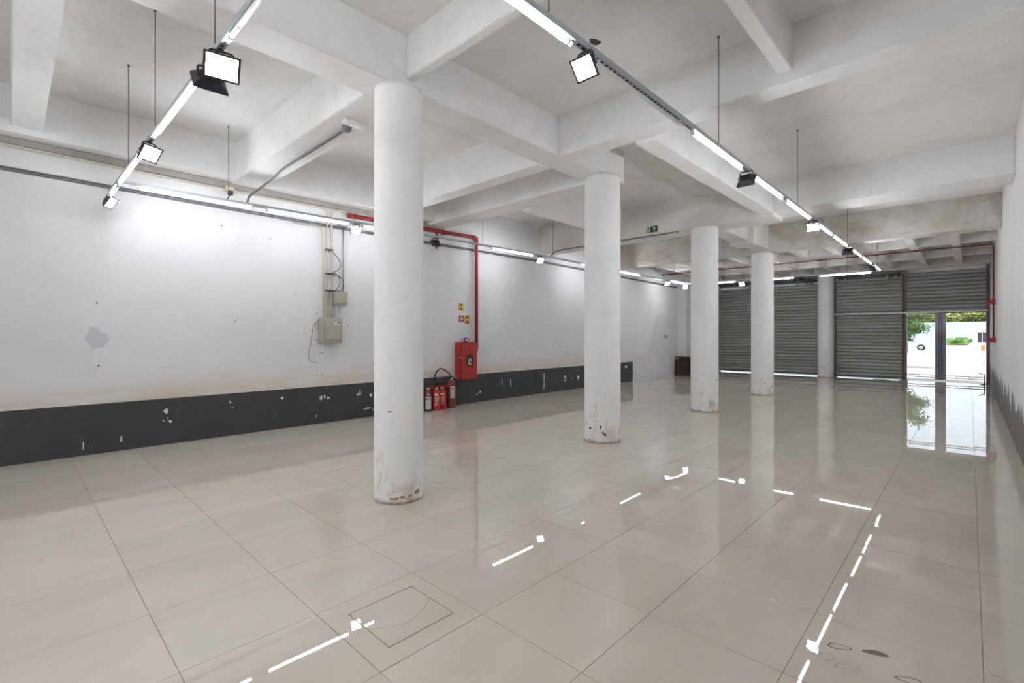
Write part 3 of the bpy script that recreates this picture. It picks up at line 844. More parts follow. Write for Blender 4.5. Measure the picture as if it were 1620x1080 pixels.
pipe('conduit', [(-7.96, 4.06, 3.42), (-7.96, 4.06, 2.24)], .013, 'galvanised', 'grey vertical conduit feeding the small beige box', 'conduit')
b = bmesh.new(); bbox(b, -7.985, -7.92, 4.0, 4.12, 3.39, 3.45, .006)
tag(obj('junction_box', b, 'galvanised'), 'small grey junction box above the vertical grey conduit', 'junction box')
pn = thing('fuse_box', 'large beige electrical panel with a small white sticker', 'electrical panel', (XL, 3.81, 1.365))
b = bmesh.new(); bbox(b, XL, -7.86, 3.63, 3.99, 1.365, 1.79, .006); obj('body', b, 'panel_beige', pn)
b = bmesh.new(); bbox(b, -7.862, -7.845, 3.68, 3.965, 1.42, 1.75, .005); dr = obj('door', b, 'panel_beige', pn)
b = bmesh.new(); bx(b, -7.8455, -7.8435, 3.84, 3.945, 1.675, 1.73); obj('sticker', b, 'label_white', dr)
b = bmesh.new(); bx(b, -7.844, -7.843, 3.895, 3.935, 1.70, 1.722); obj('sticker_mark', b, 'sign_green', dr)
b = bmesh.new(); tube(b, [(-7.846, 3.69, 1.58), (-7.838, 3.69, 1.58)], .012, 10); obj('lock', b, 'galvanised', dr)
pn = thing('electrical_box', 'small beige electrical box above the large panel', 'electrical box', (XL, 3.97, 2.02))
b = bmesh.new(); bbox(b, XL, -7.88, 3.86, 4.10, 2.02, 2.25, .006); obj('body', b, 'panel_beige', pn)
b = bmesh.new(); bbox(b, -7.885, -7.865, 3.87, 4.075, 2.05, 2.245, .005); obj('cover', b, 'panel_beige', pn)
pipe('conduit', [(-7.95, 3.93, 2.03), (-7.95, 3.93, 1.78)], .013, 'white_plastic', 'short white conduit joining the small box to the large panel', 'conduit')
b = bmesh.new(); tube(b, curve_pts([(-7.97, 3.86, 2.95), (-7.96, 3.99, 2.80), (-7.96, 3.99, 2.66), (-7.97, 3.87, 2.56), (-7.95, 4.02, 2.50), (-7.95, 4.06, 2.38), (-7.95, 4.0, 2.28), (-7.96, 3.88, 2.26)]), .006, 6)
tag(obj('cable', b, 'cable_black'), 'black cable looping beside the ivory conduits above the small box', 'cable')
b = bmesh.new(); tube(b, curve_pts([(-7.97, 3.88, 2.57), (-7.96, 3.96, 2.54), (-7.96, 4.0, 2.42), (-7.96, 3.94, 2.30), (-7.96, 3.89, 2.27)]), .006, 6)
tag(obj('cable', b, 'cable_black'), 'short black cable coil touching the small beige box', 'cable')
b = bmesh.new(); tube(b, curve_pts([(-7.97, 3.68, 1.78), (-7.97, 3.60, 1.74), (-7.97, 3.56, 1.66), (-7.97, 3.60, 1.60), (-7.97, 3.63, 1.66), (-7.97, 3.58, 1.72), (-7.97, 3.53, 1.62), (-7.98, 3.50, 1.40), (-7.98, 3.46, 1.20), (-7.98, 3.46, 1.11), (-7.98, 3.52, 1.05), (-7.98, 3.60, 1.04)]), .0045, 6)
tag(obj('cable', b, 'cable_grey'), 'thin loose grey cable curling down beside the large panel', 'cable')
for z, wd in ((2.96, 'topmost'), (2.55, 'middle'), (2.26, 'lowest')):
    b = bmesh.new(); bbox(b, -7.975, -7.908, 3.735, 3.857, z - .012, z + .012, .003); tag(obj('pipe_clamp', b, 'cable_black'), wd + ' black clamp of three on the ivory conduits above the panels', 'clamp', 'black pipe clamps')

# red fire main
fm = thing('fire_pipe', 'thick red fire pipe along the wall top dropping to the hydrant cabinet', 'pipe', (-7.9, 7.15, 1.3))
b = bmesh.new(); tube(b, bend([(-7.90, 4.14, 3.60), (-7.90, 7.15, 3.645), (-7.90, 7.15, 1.20)], .09, 6), .038, 14); obj('pipe', b, 'fire_red_pipe', fm)
b = bmesh.new(); tube(b, [(-7.90, 4.12, 3.60), (-7.90, 4.26, 3.602)], .047, 14); obj('end_fitting', b, 'fire_red_pipe', fm)
b = bmesh.new(); tube(b, bend([(-7.90, 7.03, 3.643), (-7.90, 7.15, 3.645), (-7.90, 7.15, 3.52)], .08, 5), .048, 14); obj('elbow', b, 'fire_red_pipe', fm)
b = bmesh.new(); tube(b, [(-7.90, 6.05, 3.60), (-7.90, 6.05, 3.27)], .022, 10); obj('drop_stub', b, 'fire_red_pipe', fm)
b = bmesh.new(); tube(b, [(-7.90, 6.22, 3.631), (-7.90, 6.27, 3.632)], .046, 12); bx(b, -8.0, -7.9, 6.235, 6.255, 3.58, 3.60); obj('pipe_hanger', b, 'fire_red_pipe', fm)
b = bmesh.new(); tube(b, bend([(-7.90, 7.15, 1.26), (-7.90, 7.15, 1.16), (-7.90, 7.09, 1.14)], .05, 5), .036, 12); obj('lower_elbow', b, 'dark_red_pipe', fm)

cb = thing('hydrant_cabinet', 'red metal fire hydrant cabinet with an oval window on the white wall', 'hydrant cabinet', (XL, 6.85, .54))
Y0_, Y1_, Z0_, Z1_, XF = 6.62, 7.08, .54, 1.345, -7.80
b = bmesh.new(); bbox(b, XL, XF, Y0_, Y1_, Z0_, Z1_, .006); obj('body', b, 'cabinet_red', cb)
def oval(cy, cz, ry, rz, n=24, p=3.2):
    return [(cy + ry * math.copysign(abs(math.cos(a)) ** (2 / p), math.cos(a)), cz + rz * math.copysign(abs(math.sin(a)) ** (2 / p), math.sin(a))) for a in (2 * math.pi * k / n for k in range(n))]
b = bmesh.new(); bx(b, XF - .001, XF + .004, Y0_ + .005, Y1_ - .005, Z0_ + .007, Z1_ - .007); obj('door_gap_shade', b, 'rubber_black', cb)  # dark plate paints the shaded gap around the door
b = bmesh.new(); bbox(b, XF + .003, XF + .014, Y0_ + .016, Y1_ - .012, Z0_ + .018, Z1_ - .016, .004); dr = obj('door', b, 'cabinet_red', cb)
WY, WZ = 6.865, .955
b = bmesh.new()
ou, inn = oval(WY, WZ, .095, .135), oval(WY, WZ, .08, .12)
for k in range(24):
    A = [b.verts.new((XF + .022, *p)) for p in (ou[k], ou[(k + 1) % 24], inn[(k + 1) % 24], inn[k])]; b.faces.new(A)
    A = [b.verts.new(p) for p in ((XF + .012, *ou[k]), (XF + .012, *ou[(k + 1) % 24]), (XF + .022, *ou[(k + 1) % 24]), (XF + .022, *ou[k]))]; b.faces.new(A)
    A = [b.verts.new(p) for p in ((XF + .015, *inn[k]), (XF + .015, *inn[(k + 1) % 24]), (XF + .022, *inn[(k + 1) % 24]), (XF + .022, *inn[k]))]; b.faces.new(A)
wf = obj('window_seal', b, 'rubber_black', dr)
b = bmesh.new(); prism(b, inn, (XF + .0135, 0, 0), (0, 1, 0), (0, 0, 1), .003); obj('window', b, 'glass_dark', dr)
b = bmesh.new(); prism(b, oval(WY - .005, WZ - .03, .055, .075, 16, 2), (XF + .0165, 0, 0), (0, 1, 0), (0, 0, 1), .002); obj('hose_coil', b, 'hose_white', dr)
b = bmesh.new(); prism(b, oval(WY + .01, WZ - .035, .03, .035, 12, 2), (XF + .0185, 0, 0), (0, 1, 0), (0, 0, 1), .0015); obj('hose_nozzle', b, 'sign_red', dr)
b = bmesh.new(); tube(b, [(XF + .012, 6.70, .955), (XF + .032, 6.70, .955)], .022, 12); obj('door_knob', b, 'dark_red_pipe', dr)
b = bmesh.new(); bbox(b, XF + .013, XF + .018, 6.78, 6.90, 1.20, 1.245, .002); obj('nameplate', b, 'fire_red_pipe', dr)
b = bmesh.new(); tube(b, curve_pts([(-7.86, 6.615, 1.06), (-7.79, 6.62, 1.02), (-7.775, 6.66, .99), (-7.775, 6.70, .965)], 5), .005, 5); obj('seal_wire', b, 'hose_white', dr)

mg = thing('mug', 'small purple printed mug on top of the red hydrant cabinet', 'mug', (-7.90, 6.84, Z1_))
b = bmesh.new(); lathe(b, [(.038, 0), (.043, .006), (.045, .05), (.046, .10), (.041, .10), (.040, .02)], 20, (-7.90, 6.84, Z1_)); obj('cup', b, 'purple_mug', mg)
b = bmesh.new(); tube(b, curve_pts([(-7.885, 6.88, Z1_ + .085), (-7.88, 6.925, Z1_ + .078), (-7.88, 6.93, Z1_ + .045), (-7.885, 6.885, Z1_ + .025)], 5), .006, 6); obj('handle', b, 'purple_mug', mg)
b = bmesh.new()
for k in range(6):
    a0, a1 = -.9 + k * .25, -.65 + k * .25; A = [b.verts.new((-7.90 + .0475 * math.cos(a), 6.84 + .0475 * math.sin(a), Z1_ + z)) for a, z in ((a0, .03), (a1, .03), (a1, .068), (a0, .068))]; b.faces.new(A)
obj('print', b, 'mug_print', mg)

# safety signs
def sign(name, Y, Z, w, h, label, kind):
    r = thing(name, label, 'sign', (XL, Y, Z - h / 2))
    b = bmesh.new(); bx(b, XL, XL + .004, Y - w / 2, Y + w / 2, Z - h / 2, Z + h / 2); obj('plate', b, 'sign_red', r)
    ins = .008
    def rect(y0, y1, z0, z1, mat, nm, d):
        b = bmesh.new(); bx(b, XL + .004 + d, XL + .0055 + d, y0, y1, z0, z1); obj(nm, b, mat, r)
    if kind == 'H':
        rect(Y - w / 2 + ins, Y + w / 2 - ins, Z - h / 2 + ins, Z + h / 2 - ins, 'sign_yellow', 'face', 0)
        b = bmesh.new(); a = w * .25; t_ = w * .085; hh = h * .36
        for s_ in (-1, 1): bx(b, XL + .0055, XL + .007, Y + s_ * a - t_, Y + s_ * a + t_, Z - hh, Z + hh)
        bx(b, XL + .0055, XL + .007, Y - a + t_, Y + a - t_, Z - t_, Z + t_)
        b.free(); b = bmesh.new()                       # the H is the plate left between two red blocks
        bw = w * .20
        bx(b, XL + .0055, XL + .007, Y - bw, Y + bw, Z + h * .12, Z + h / 2 - ins); bx(b, XL + .0055, XL + .007, Y - bw, Y + bw, Z - h / 2 + ins, Z - h * .12)
        obj('letter_h', b, 'sign_red', r)
    else:
        b = bmesh.new(); prism(b, oval(Y, Z, w * .34, h * .34, 20, 2), (XL + .004, 0, 0), (0, 1, 0), (0, 0, 1), .0015); obj('reel', b, 'sign_pale', r)
        b = bmesh.new(); tube(b, [(XL + .006, Y + w * .24 * math.cos(a), Z + h * .24 * math.sin(a)) for a in [2 * math.pi * k / 16 for k in range(16)]], .004, 5, closed=True); obj('hose_ring', b, 'sign_red', r)
    return r
sign('hydrant_sign', 6.787, 2.11, .145, .15, 'yellow H hydrant sign, the upper one above the cabinet', 'H')
sign('hose_sign', 6.803, 1.857, .145, .14, 'red square fire hose sign above the hydrant cabinet', 'R')
sign('hydrant_sign', 6.967, 1.84, .145, .18, 'taller yellow H hydrant sign next to the red hose sign', 'H')

# exit sign on the beam
ex = thing('exit_sign', 'dark green emergency exit sign with running figure and arrow on the beam', 'sign', (-4.876, 9.425, 3.68))
YE = 9.43
b = bmesh.new(); bx(b, -5.0, -4.755, YE - .012, YE, 3.68, 3.805); obj('plate', b, 'sign_green', ex)
def flat(polys, mat, nm):
    b = bmesh.new()
    for p in polys: prism(b, p, (0, YE - .012, 0), (1, 0, 0), (0, 0, 1), .002)
    obj(nm, b, mat, ex)
flat([[(-4.985, 3.69), (-4.915, 3.69), (-4.915, 3.795), (-4.985, 3.795)]], 'sign_glow', 'doorway')
hd = [(-4.945 + .008 * math.cos(a), 3.782 + .008 * math.sin(a)) for a in [2 * math.pi * k / 10 for k in range(10)]]
def flat2(polys, mat, nm):
    b = bmesh.new()
    for p in polys: prism(b, p, (0, YE - .014, 0), (1, 0, 0), (0, 0, 1), .0015)
    obj(nm, b, mat, ex)
flat2([hd, [(-4.955, 3.772), (-4.935, 3.768), (-4.945, 3.735), (-4.962, 3.738)], [(-4.962, 3.738), (-4.950, 3.736), (-4.965, 3.70), (-4.978, 3.703)], [(-4.952, 3.738), (-4.944, 3.736), (-4.925, 3.715), (-4.932, 3.708)],
       [(-4.955, 3.772), (-4.975, 3.752), (-4.971, 3.748), (-4.950, 3.763)], [(-4.937, 3.768), (-4.918, 3.752), (-4.922, 3.748), (-4.940, 3.760)]], 'sign_green', 'running_figure')
flat([[(-4.835, 3.70), (-4.815, 3.70), (-4.815, 3.745), (-4.835, 3.745)], [(-4.865, 3.745), (-4.785, 3.745), (-4.825, 3.79)]], 'sign_glow', 'arrow')

# conduit on the exit-sign beam and the beam with the emergency lamp
pipe('conduit', [(-7.25, 8.9, 3.36), (-7.40, 9.30, 3.55), (-7.2, 9.40, 3.60), (-4.40, 9.40, 3.60)], .014, 'grey_conduit', 'grey conduit along the foot of the exit sign beam', 'conduit')
b = bmesh.new(); lathe(b, [(.03, -.035), (.045, -.03), (.045, 0)], 16, (-4.35, 9.46, 3.63)); tag(obj('junction_box', b, 'galvanised'), 'round junction fitting under the exit sign beam', 'junction box')
em = thing('emergency_lamp', 'white emergency lamp bar under the beam beside the rust-footed column', 'emergency lamp', (-4.73, 2.54, 3.76))
b = bmesh.new(); bbox(b, -4.775, -4.69, 2.42, 2.67, 3.725, 3.76, .008, 2); obj('body', b, 'white_plastic', em)
b = bmesh.new(); bbox(b, -4.765, -4.70, 2.43, 2.66, 3.712, 3.726, .005, 2); obj('diffuser', b, 'unlit_tube', em)
b = bmesh.new(); lathe(b, [(.02, -.065), (.04, -.055), (.05, -.02), (.05, 0)], 16, (-4.88, 2.53, 3.76)); tube(b, [(-4.88, 2.53, 3.73), (-4.97, 2.535, 3.735)], .018, 8)
tag(obj('junction_box', b, 'grey_conduit'), 'round grey junction fitting beside the white emergency lamp', 'junction box')
pipe('conduit', [(-4.95, 2.535, 3.738), (-6.75, 2.56, 3.738), (-7.02, 2.53, 3.66), (-7.15, 2.40, 3.52), (-7.21, 2.30, 3.42), (-7.215, 2.28, 3.33)], .015, 'grey_conduit', 'grey conduit from the emergency lamp curving down to the wall channel', 'conduit', rad=.12)
jb = thing('cable_box', 'small open wiring box dangling beside the wall channel hanger rod', 'junction box', (-7.93, 2.26, 3.66))
b = bmesh.new(); bbox(b, -8.0, -7.91, 2.21, 2.33, 3.625, 3.70, .006); obj('body', b, 'ivory_pipe', jb)
b = bmesh.new(); bbox(b, -7.94, -7.88, 2.24, 2.30, 3.57, 3.63, .004); tube(b, curve_pts([(-7.9, 2.27, 3.57), (-7.88, 2.24, 3.53), (-7.88, 2.21, 3.48)], 4), .006, 5); obj('loose_wires', b, 'cable_black', jb)
cw = thing('wall_socket', 'small grey double switch plate on the pale skimmed wall patch', 'switch', (XL, 16.5, 1.39))
b = bmesh.new(); bbox(b, XL, XL + .015, 16.43, 16.6, 1.39, 1.52, .004); obj('plate', b, 'white_plastic', cw)
b = bmesh.new(); bbox(b, XL + .014, XL + .02, 16.45, 16.505, 1.40, 1.51, .002); bbox(b, XL + .014, XL + .02, 16.53, 16.585, 1.40, 1.51, .002); obj('rocker', b, 'cable_grey', cw)

# ------------------------------------------------------------------ fire extinguishers
def extinguisher(cx, cy, r, h, body, label, style, rot=0.0):
    root = thing('fire_extinguisher', label, 'fire extinguisher', (cx, cy, 0), 'extinguishers under the hydrant cabinet')
    hb = h * (.80 if style != 'big' else .84)
    P = []
    b = bmesh.new(); lathe(b, [(r * .96, 0), (r * .97, .012), (r, .02), (r, hb - r * .7), (r * .93, hb - r * .35), (r * .7, hb - r * .1), (r * .35, hb), (r * .33, hb + .012)], 28, (cx, cy, 0)); bd = obj('cylinder', b, body, root)
    b = bmesh.new(); lathe(b, [(r * 1.02, 0), (r * 1.02, .03), (r * .98, .032)], 28, (cx, cy, 0)); obj('base_ring', b, 'rubber_black' if style == 'water' else body, root)
    b = bmesh.new(); lathe(b, [(r * .30, hb + .005), (r * .30, hb + .03), (r * .22, hb + .035), (r * .22, hb + .06)], 14, (cx, cy, 0)); tube(b, [(cx, cy, hb + .03), (cx + .04 * math.cos(rot), cy + .04 * math.sin(rot), hb + .03)], .010, 8); obj('valve', b, 'brass' if style != 'big' else 'chrome', root)
    d = Vector((math.cos(rot), math.sin(rot), 0)); c = Vector((cx, cy, 0))
    b = bmesh.new()
    tube(b, [c + Vector((0, 0, hb + .05)) - d * .01, c + d * .06 + Vector((0, 0, hb + .055)), c + d * .12 + Vector((0, 0, hb + .065))], .008, 6)
    tube(b, [c + Vector((0, 0, hb + .06)) - d * .02, c + d * .05 + Vector((0, 0, hb + .082)), c + d * .13 + Vector((0, 0, h))], .007, 6)
    obj('lever', b, 'extinguisher_red' if style != 'big' else 'chrome', root)
    # curved paper label facing away from the wall
    def patch(a0, a1, z0, z1, mat, nm, off=.0015):
        b = bmesh.new(); n = 8; A = []
        for k in range(n + 1):
            a = a0 + (a1 - a0) * k / n
            A.append([b.verts.new((cx + (r + off) * math.cos(a), cy + (r + off) * math.sin(a), z)) for z in (z0, z1)])
        for k in range(n): b.faces.new((A[k][0], A[k + 1][0], A[k + 1][1], A[k][1]))
        return obj(nm, b, mat, bd)
    f = math.atan2(-cy, -cx)                             # towards the middle of the room
    if style == 'water':
        patch(f - .75, f + .75, hb * .10, hb * .72, 'label_white', 'label')
        patch(f + .05, f + .55, hb * .53, hb * .68, 'label_blue', 'label_emblem', .0025); patch(f - .6, f - .15, hb * .53, hb * .66, 'sign_red', 'label_emblem', .0025)
        for k in range(8): patch(f - .62, f + .62, hb * (.14 + k * .045), hb * (.152 + k * .045), 'label_text', 'text_line', .0025)
        patch(f - .35, f + .35, hb * .80, hb * .84, 'label_white', 'neck_label')
    elif style == 'powder':
        patch(f - .45, f + .45, hb * .74, hb * .84, 'label_cream', 'neck_label')
        for k in range(9):
            w = random.uniform(.35, .75); s_ = random.uniform(-.15, .15)
            patch(f - w + s_, f + w + s_, hb * (.26 + k * .05), hb * (.275 + k * .05), 'label_white', 'text_line')
        patch(f - .12, f + .55, hb * .48, hb * .62, 'label_white', 'label_emblem', .001)
        patch(f + .0, f + .4, hb * .51, hb * .59, body, 'label_emblem', .002)
    else:
        patch(f - .15, f + .75, hb * .36, hb * .80, 'label_white', 'label')
        patch(f - .08, f + .68, hb * .67, hb * .78, 'label_cream', 'label_emblem', .0025); patch(f + .1, f + .5, hb * .70, hb * .75, 'sign_green', 'label_emblem', .0035)
        patch(f - .1, f + .70, hb * .62, hb * .64, 'sign_red', 'text_line', .0025)
        for k in range(7): patch(f - .08, f + .66, hb * (.39 + k * .03), hb * (.40 + k * .03), 'label_text', 'text_line', .0025)
    # hose
    b = bmesh.new()
    if style == 'big':
        tube(b, curve_pts([(cx, cy - .02, hb + .04), (cx + .02, cy - .02, hb + .10), (cx, cy - .12, hb + .20), (cx - .02, cy - .25, hb + .26), (cx - .02, cy - .36, hb + .20), (cx - .02, cy - .40, hb + .10), (cx - .02, cy - .34, hb - .01), (cx - .02, cy - .20, hb - .04), (cx - .01, cy - .09, hb - .02)]), .013, 8)
        obj('hose', b, 'rubber_black', root)
        b = bmesh.new(); tube(b, [(cx + .02, cy + .03, hb + .04), (cx + .03, cy + .15, hb - .02), (cx + .03, cy + .155, hb - .14)], [.01, .01, .016], 8); obj('horn', b, 'rubber_black', root)
    else:
        s_ = Vector((-d.y, d.x, 0))
        tube(b, curve_pts([c + Vector((0, 0, hb + .03)), c + s_ * (r + .03) + Vector((0, 0, hb - .01)), c + s_ * (r + .02) + Vector((0, 0, hb * .6)), c + s_ * (r + .016) + Vector((0, 0, hb * .25))]), .010, 8)
        obj('hose', b, 'rubber_black', root)
        b = bmesh.new(); tube(b, [c + Vector((0, 0, hb + .028)) - d * .02, c + Vector((0, 0, hb + .028)) - d * .045], .017, 10); obj('gauge', b, 'chrome', root)
    return root
extinguisher(-7.79, 5.765, .078, .50, 'extinguisher_maroon', 'dark maroon extinguisher with a large grey label, farthest from the cabinet', 'water', .9)
extinguisher(-7.72, 5.915, .080, .50, 'extinguisher_red', 'bright red extinguisher beside the maroon one with the grey label', 'powder', 1.2)
extinguisher(-7.79, 6.12, .080, .49, 'extinguisher_red', 'bright red extinguisher beside the tall brown one', 'powder', 1.2)
extinguisher(-7.82, 6.37, .096, .66, 'extinguisher_brown', 'tall brownish-red extinguisher with a black hose loop below the cabinet', 'big', 1.0)

# ------------------------------------------------------------------ dark rusty crate by the pier
cr = thing('metal_crate', 'dark rusty slatted crate standing against the pier by the shutters', 'crate', (-7.83, 17.3, 0))
for k in range(5):
    b = bmesh.new(); bbox(b, -7.94 + k * .095, -7.94 + k * .095 + .085, 17.14, 17.155, .03, .60, .003); obj('slat', b, 'rust_dark', cr)
b = bmesh.new(); bbox(b, -7.95, -7.46, 17.12, 17.48, .0, .04, .004); obj('bottom', b, 'rust_dark', cr)
b = bmesh.new(); bbox(b, -7.95, -7.46, 17.13, 17.17, .68, .72, .004); obj('top_rail', b, 'rust_dark', cr)
for x in (-7.945, -7.70, -7.475):
    b = bmesh.new(); bbox(b, x - .012, x + .012, 17.155, 17.18, .04, .69, .003); obj('post', b, 'rust_dark', cr)
b = bmesh.new(); bbox(b, -7.95, -7.46, 17.46, 17.48, .04, .70, .003); obj('back_panel', b, 'rust_dark', cr)

# ------------------------------------------------------------------ thin red sprinkler pipe at the far end
rp = thing('sprinkler_pipe', 'thin dark red fire pipe crossing below the ribs and dropping down the scraped wall', 'pipe', (XR - .04, 16.2, 1.4))
b = bmesh.new(); tube(b, bend([(-7.97, 16.2, 3.60), (-7.97, 16.2, 3.655), (.412, 16.2, 3.675), (.412, 16.2, 1.44)], .05), .016, 8); obj('pipe', b, 'dark_red_pipe', rp)
for k in range(8):
    x = -7.3 + k * 1.05
    b = bmesh.new(); tube(b, [(x - .02, 16.2, 3.655 + .0024 * (x + 8)), (x + .02, 16.2, 3.655 + .0024 * (x + 8))], .024, 8); bx(b, x - .006, x + .006, 16.194, 16.206, 3.66, 3.70); obj('pipe_clip', b, 'dark_red_pipe', rp)
b = bmesh.new(); bbox(b, .33, XR, 16.13, 16.27, 1.32, 1.44, .006); tag(obj('call_point', b, 'sign_red'), 'red fire alarm call point at the foot of the thin red pipe', 'call point')
al = thing('alarm_siren', 'small red alarm siren on the thin red pipe beside the doorway', 'alarm', (.40, 16.2, 2.25))
b = bmesh.new(); bbox(b, .38, .44, 16.16, 16.24, 2.23, 2.37, .008, 2); obj('body', b, 'sign_red', al)
b = bmesh.new(); tube(b, [(.38, 16.18, 2.29), (.30, 16.13, 2.29)], [.025, .045], 14); obj('horn', b, 'cabinet_red', al)

# doorway gate: rails top and bottom, post and tap handle
gt = thing('folding_gate', 'folded steel gate rails across the open doorway', 'gate', (-.57, 20.9, 0))
for z in (2.13, 2.06, .20, .13):
    b = bmesh.new(); tube(b, [(-1.56, 20.9, z), (.40, 20.9, z - .015)], .013, 8); obj('rail', b, 'gate_rail', gt)
for x in (-1.25, -.30, .0):
    for z0, z1 in ((2.055, 2.13), (.125, .20)):
        b = bmesh.new(); tube(b, [(x, 20.9, z0), (x, 20.9, z1)], .008, 6); obj('spacer', b, 'gate_rail', gt)
b = bmesh.new(); bbox(b, .372, .402, 20.86, 20.94, 0, 2.3, .004); obj('post', b, 'purple_post', gt)
b = bmesh.new(); bbox(b, -1.61, -1.57, 20.86, 20.94, 0, 2.3, .004); obj('post', b, 'rusty_jamb', gt)
tp = thing('floor_bolt', 'slim floor bolt with a crank handle beside the doorway post', 'bolt', (.33, 20.45, 0))
b = bmesh.new(); tube(b, [(.33, 20.45, 0), (.33, 20.45, .30)], .012, 8); obj('rod', b, 'gate_rail', tp)
b = bmesh.new(); tube(b, curve_pts([(.33, 20.45, .30), (.28, 20.45, .31), (.24, 20.45, .335), (.21, 20.45, .33)], 4), .012, 8); obj('handle', b, 'cable_black', tp)
b = bmesh.new(); bbox(b, .22, .38, 20.40, 20.50, 0, .012, .003); obj('foot_plate', b, 'gate_rail', tp)

# black spotlights above the second shutter
for x, z, lab in ((-4.62, 3.50, 'black spotlight over the second shutter beside the round column'), (-4.25, 3.46, 'black spotlight over the second shutter touching the round column')):
    sp = thing('spotlight', lab, 'spotlight', (x, 20.33, z))
    b = bmesh.new(); bbox(b, x - .13, x + .09, 20.17, 20.33, z - .05, z + .09, .01); obj('housing', b, 'black_housing', sp)
    b = bmesh.new(); tube(b, [(x, 20.22, z - .03), (x, 20.14, z - .13)], [.05, .06], 12); obj('lamp_head', b, 'galvanised', sp)
    b = bmesh.new(); bbox(b, x - .02, x + .02, 20.32, 20.40, z - .01, z + .16, .004); obj('bracket', b, 'black_housing', sp)

# ------------------------------------------------------------------ outside
b = bmesh.new(); bx(b, XL - 2, XR + 2, 20.62, 22.3, -.16, -.02)
structure('apron', b, 'apron_concrete', 'pale concrete apron outside the doorway', 'pavement')
b = bmesh.new(); bx(b, -90, 90, 22.3, 190, -.25, -.10)
structure('ground', b, 'sandy_ground', 'sunlit pale sandy yard outside', 'ground')
po = thing('canopy_post', 'blue-grey steel post with rusty flanges standing outside the doorway', 'post', (-.70, 22.0, -.02))
b = bmesh.new(); bbox(b, -.76, -.68, 21.9, 22.1, -.02, 4.0, .006); obj('web', b, 'post_blue', po)
b = bmesh.new(); bbox(b, -.86, -.765, 21.88, 22.12, -.02, 4.0, .006); obj('flange', b, 'post_rust', po)
b = bmesh.new(); bbox(b, -.675, -.585, 21.88, 22.12, -.02, 4.0, .006); obj('flange', b, 'post_rust', po)

def leaf_cloud(n, centre, rad, size, seed):
    rnd = random.Random(seed); vs_, fs_ = [], []
    cl = [(Vector((rnd.gauss(0, .5), rnd.gauss(0, .5), rnd.gauss(0, .45)))) for _ in range(26)]
    for k in range(n):
        c = rnd.choice(cl) + Vector((rnd.gauss(0, .2), rnd.gauss(0, .2), rnd.gauss(0, .17)))
        p = Vector(centre) + Vector((c.x * rad[0], c.y * rad[1], c.z * rad[2]))
        u = Vector((rnd.gauss(0, 1), rnd.gauss(0, 1), rnd.gauss(0, 1))).normalized(); w = u.orthogonal().normalized()
        s_ = size * rnd.uniform(.6, 1.3); i = len(vs_)
        vs_ += [p - u * s_, p + w * s_ * .45, p + u * s_, p - w * s_ * .45]; fs_.append((i, i + 1, i + 2, i + 3))
    me = bpy.data.meshes.new('foliage'); me.from_pydata([tuple(v) for v in vs_], [], fs_); return me
def tree(x, y, h, rad, n, size, mat, label, seed, zc=None):
    r = thing('tree', label, 'tree', (x, y, -.10))
    b = bmesh.new(); tube(b, curve_pts([(x, y, -.1), (x + .15, y, h * .25), (x - .1, y + .1, h * .5), (x + .1, y, h * .8)], 5), [.22 - .15 * k / 15 for k in range(16)], 10); obj('trunk', b, 'bark', r)
    for k in range(4):
        a = k * 1.6 + seed; b = bmesh.new(); tube(b, curve_pts([(x, y, h * .38), (x + math.cos(a) * rad[0] * .4, y + math.sin(a) * rad[1] * .4, h * .55), (x + math.cos(a) * rad[0] * .8, y + math.sin(a) * rad[1] * .8, h * .7)], 4), [.1 - .008 * q for q in range(9)], 6); obj('branch', b, 'bark', r)
    me = leaf_cloud(n, (0, 0, (zc or h * .75)), rad, size, seed); me.materials.append(M[mat])
    o = link('foliage', me, r); o['kind'] = 'stuff'
tree(-2.55, 31, 3.9, (.85, 1.2, .85), 8000, .075, 'leaf_green', 'leafy green tree in the yard beside the parked car', 3, 2.0)
tree(-6.5, 118, 6.5, (3.2, 2.5, 1.5), 6000, .35, 'leaf_yellow', 'yellow-green tree rising behind the pale teal wall', 5, 5.0)
tree(2.2, 122, 6.5, (3.2, 2.5, 1.5), 6000, .35, 'leaf_yellow', 'yellow-green tree rising behind the white house', 8, 5.0)
b = bmesh.new(); bx(b, -60, 60, 110, 111, -.1, 3.7)
tag(obj('boundary_wall', b, 'teal_wall'), 'pale teal wall closing the far side of the yard', 'wall')
hg = thing('hedge', 'low bright green hedge in front of the pale teal wall', 'hedge', (-1.4, 104, -.1))
me = leaf_cloud(5000, (0, 0, .6), (1.3, .7, .6), .16, 11); me.materials.append(M['hedge_green']); o = link('foliage', me, hg); o['kind'] = 'stuff'
b = bmesh.new(); bbox(b, -2.7, -.1, 103.5, 104.5, -.1, .85, .15); obj('core', b, 'hedge_green', hg)
hs = thing('house', 'small white house with a low pale roof across the yard', 'house', (3.6, 70, -.1))
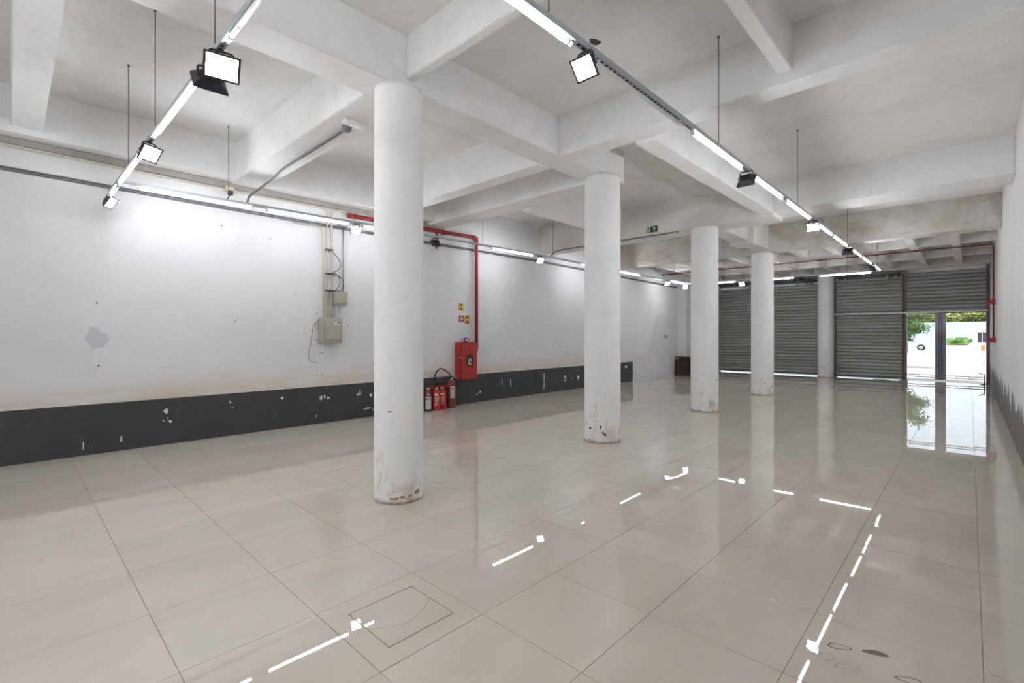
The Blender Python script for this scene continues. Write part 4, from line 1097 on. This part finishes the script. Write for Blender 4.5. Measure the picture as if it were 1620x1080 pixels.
b = bmesh.new(); bx(b, .25, 4.6, 70, 74, -.1, 1.95); obj('walls', b, 'house_white', hs)
b = bmesh.new(); prism(b, [(-.25, 1.9), (5.1, 1.9), (5.1, 2.05), (2.4, 2.9), (-.25, 2.05)], (0, 74.5, 0), (1, 0, 0), (0, 0, 1), 5.0); obj('roof', b, 'house_roof', hs)
b = bmesh.new(); bx(b, .62, 1.3, 69.95, 70.02, .75, 1.75); w_ = obj('window', b, 'car_glass', hs)
b = bmesh.new(); bx(b, .93, .98, 69.92, 69.96, .75, 1.75); obj('mullion', b, 'house_white', w_)
b = bmesh.new(); bx(b, .85, 1.15, 68.5, 68.9, -.1, .45); tag(obj('bollard', b, 'orange_paint'), 'small orange block in front of the white house', 'block')
# parked car
ca = thing('car', 'white car parked across the yard beyond the green tree', 'car', (-5.0, 66, -.1))
def car_side(y, depth, poly, mat, nm, par):
    b = bmesh.new(); prism(b, poly, (-5.0, y, -.1), (1, 0, 0), (0, 0, 1), depth)
    bmesh.ops.bevel(b, geom=b.edges[:], offset=.03, segments=2, affect='EDGES'); return obj(nm, b, mat, par)
bd = car_side(66.85, 1.7, [(-2.1, .3), (2.1, .3), (2.15, .6), (2.05, .85), (1.3, .95), (-1.9, .98), (-2.1, .75)], 'car_white', 'body', ca)
cbn = car_side(66.75, 1.5, [(-1.6, .95), (1.0, .95), (.45, 1.42), (-1.1, 1.45)], 'car_white', 'cabin', ca)
b = bmesh.new(); prism(b, [(-1.45, .98), (.85, .98), (.40, 1.36), (-1.05, 1.38)], (-5.0, 65.235, -.1), (1, 0, 0), (0, 0, 1), .02); obj('side_window', b, 'car_glass', cbn)
for x in (-1.3, 1.35):
    for y in (65.2, 66.7):
        b = bmesh.new(); tube(b, [(-5.0 + x, y - .1, .22), (-5.0 + x, y + .1, .22)], .32, 18); wh = obj('wheel', b, 'rubber_black', ca)
        b = bmesh.new(); tube(b, [(-5.0 + x, y - .115, .22), (-5.0 + x, y + .115, .22)], .18, 14); obj('hubcap', b, 'galvanised', wh)
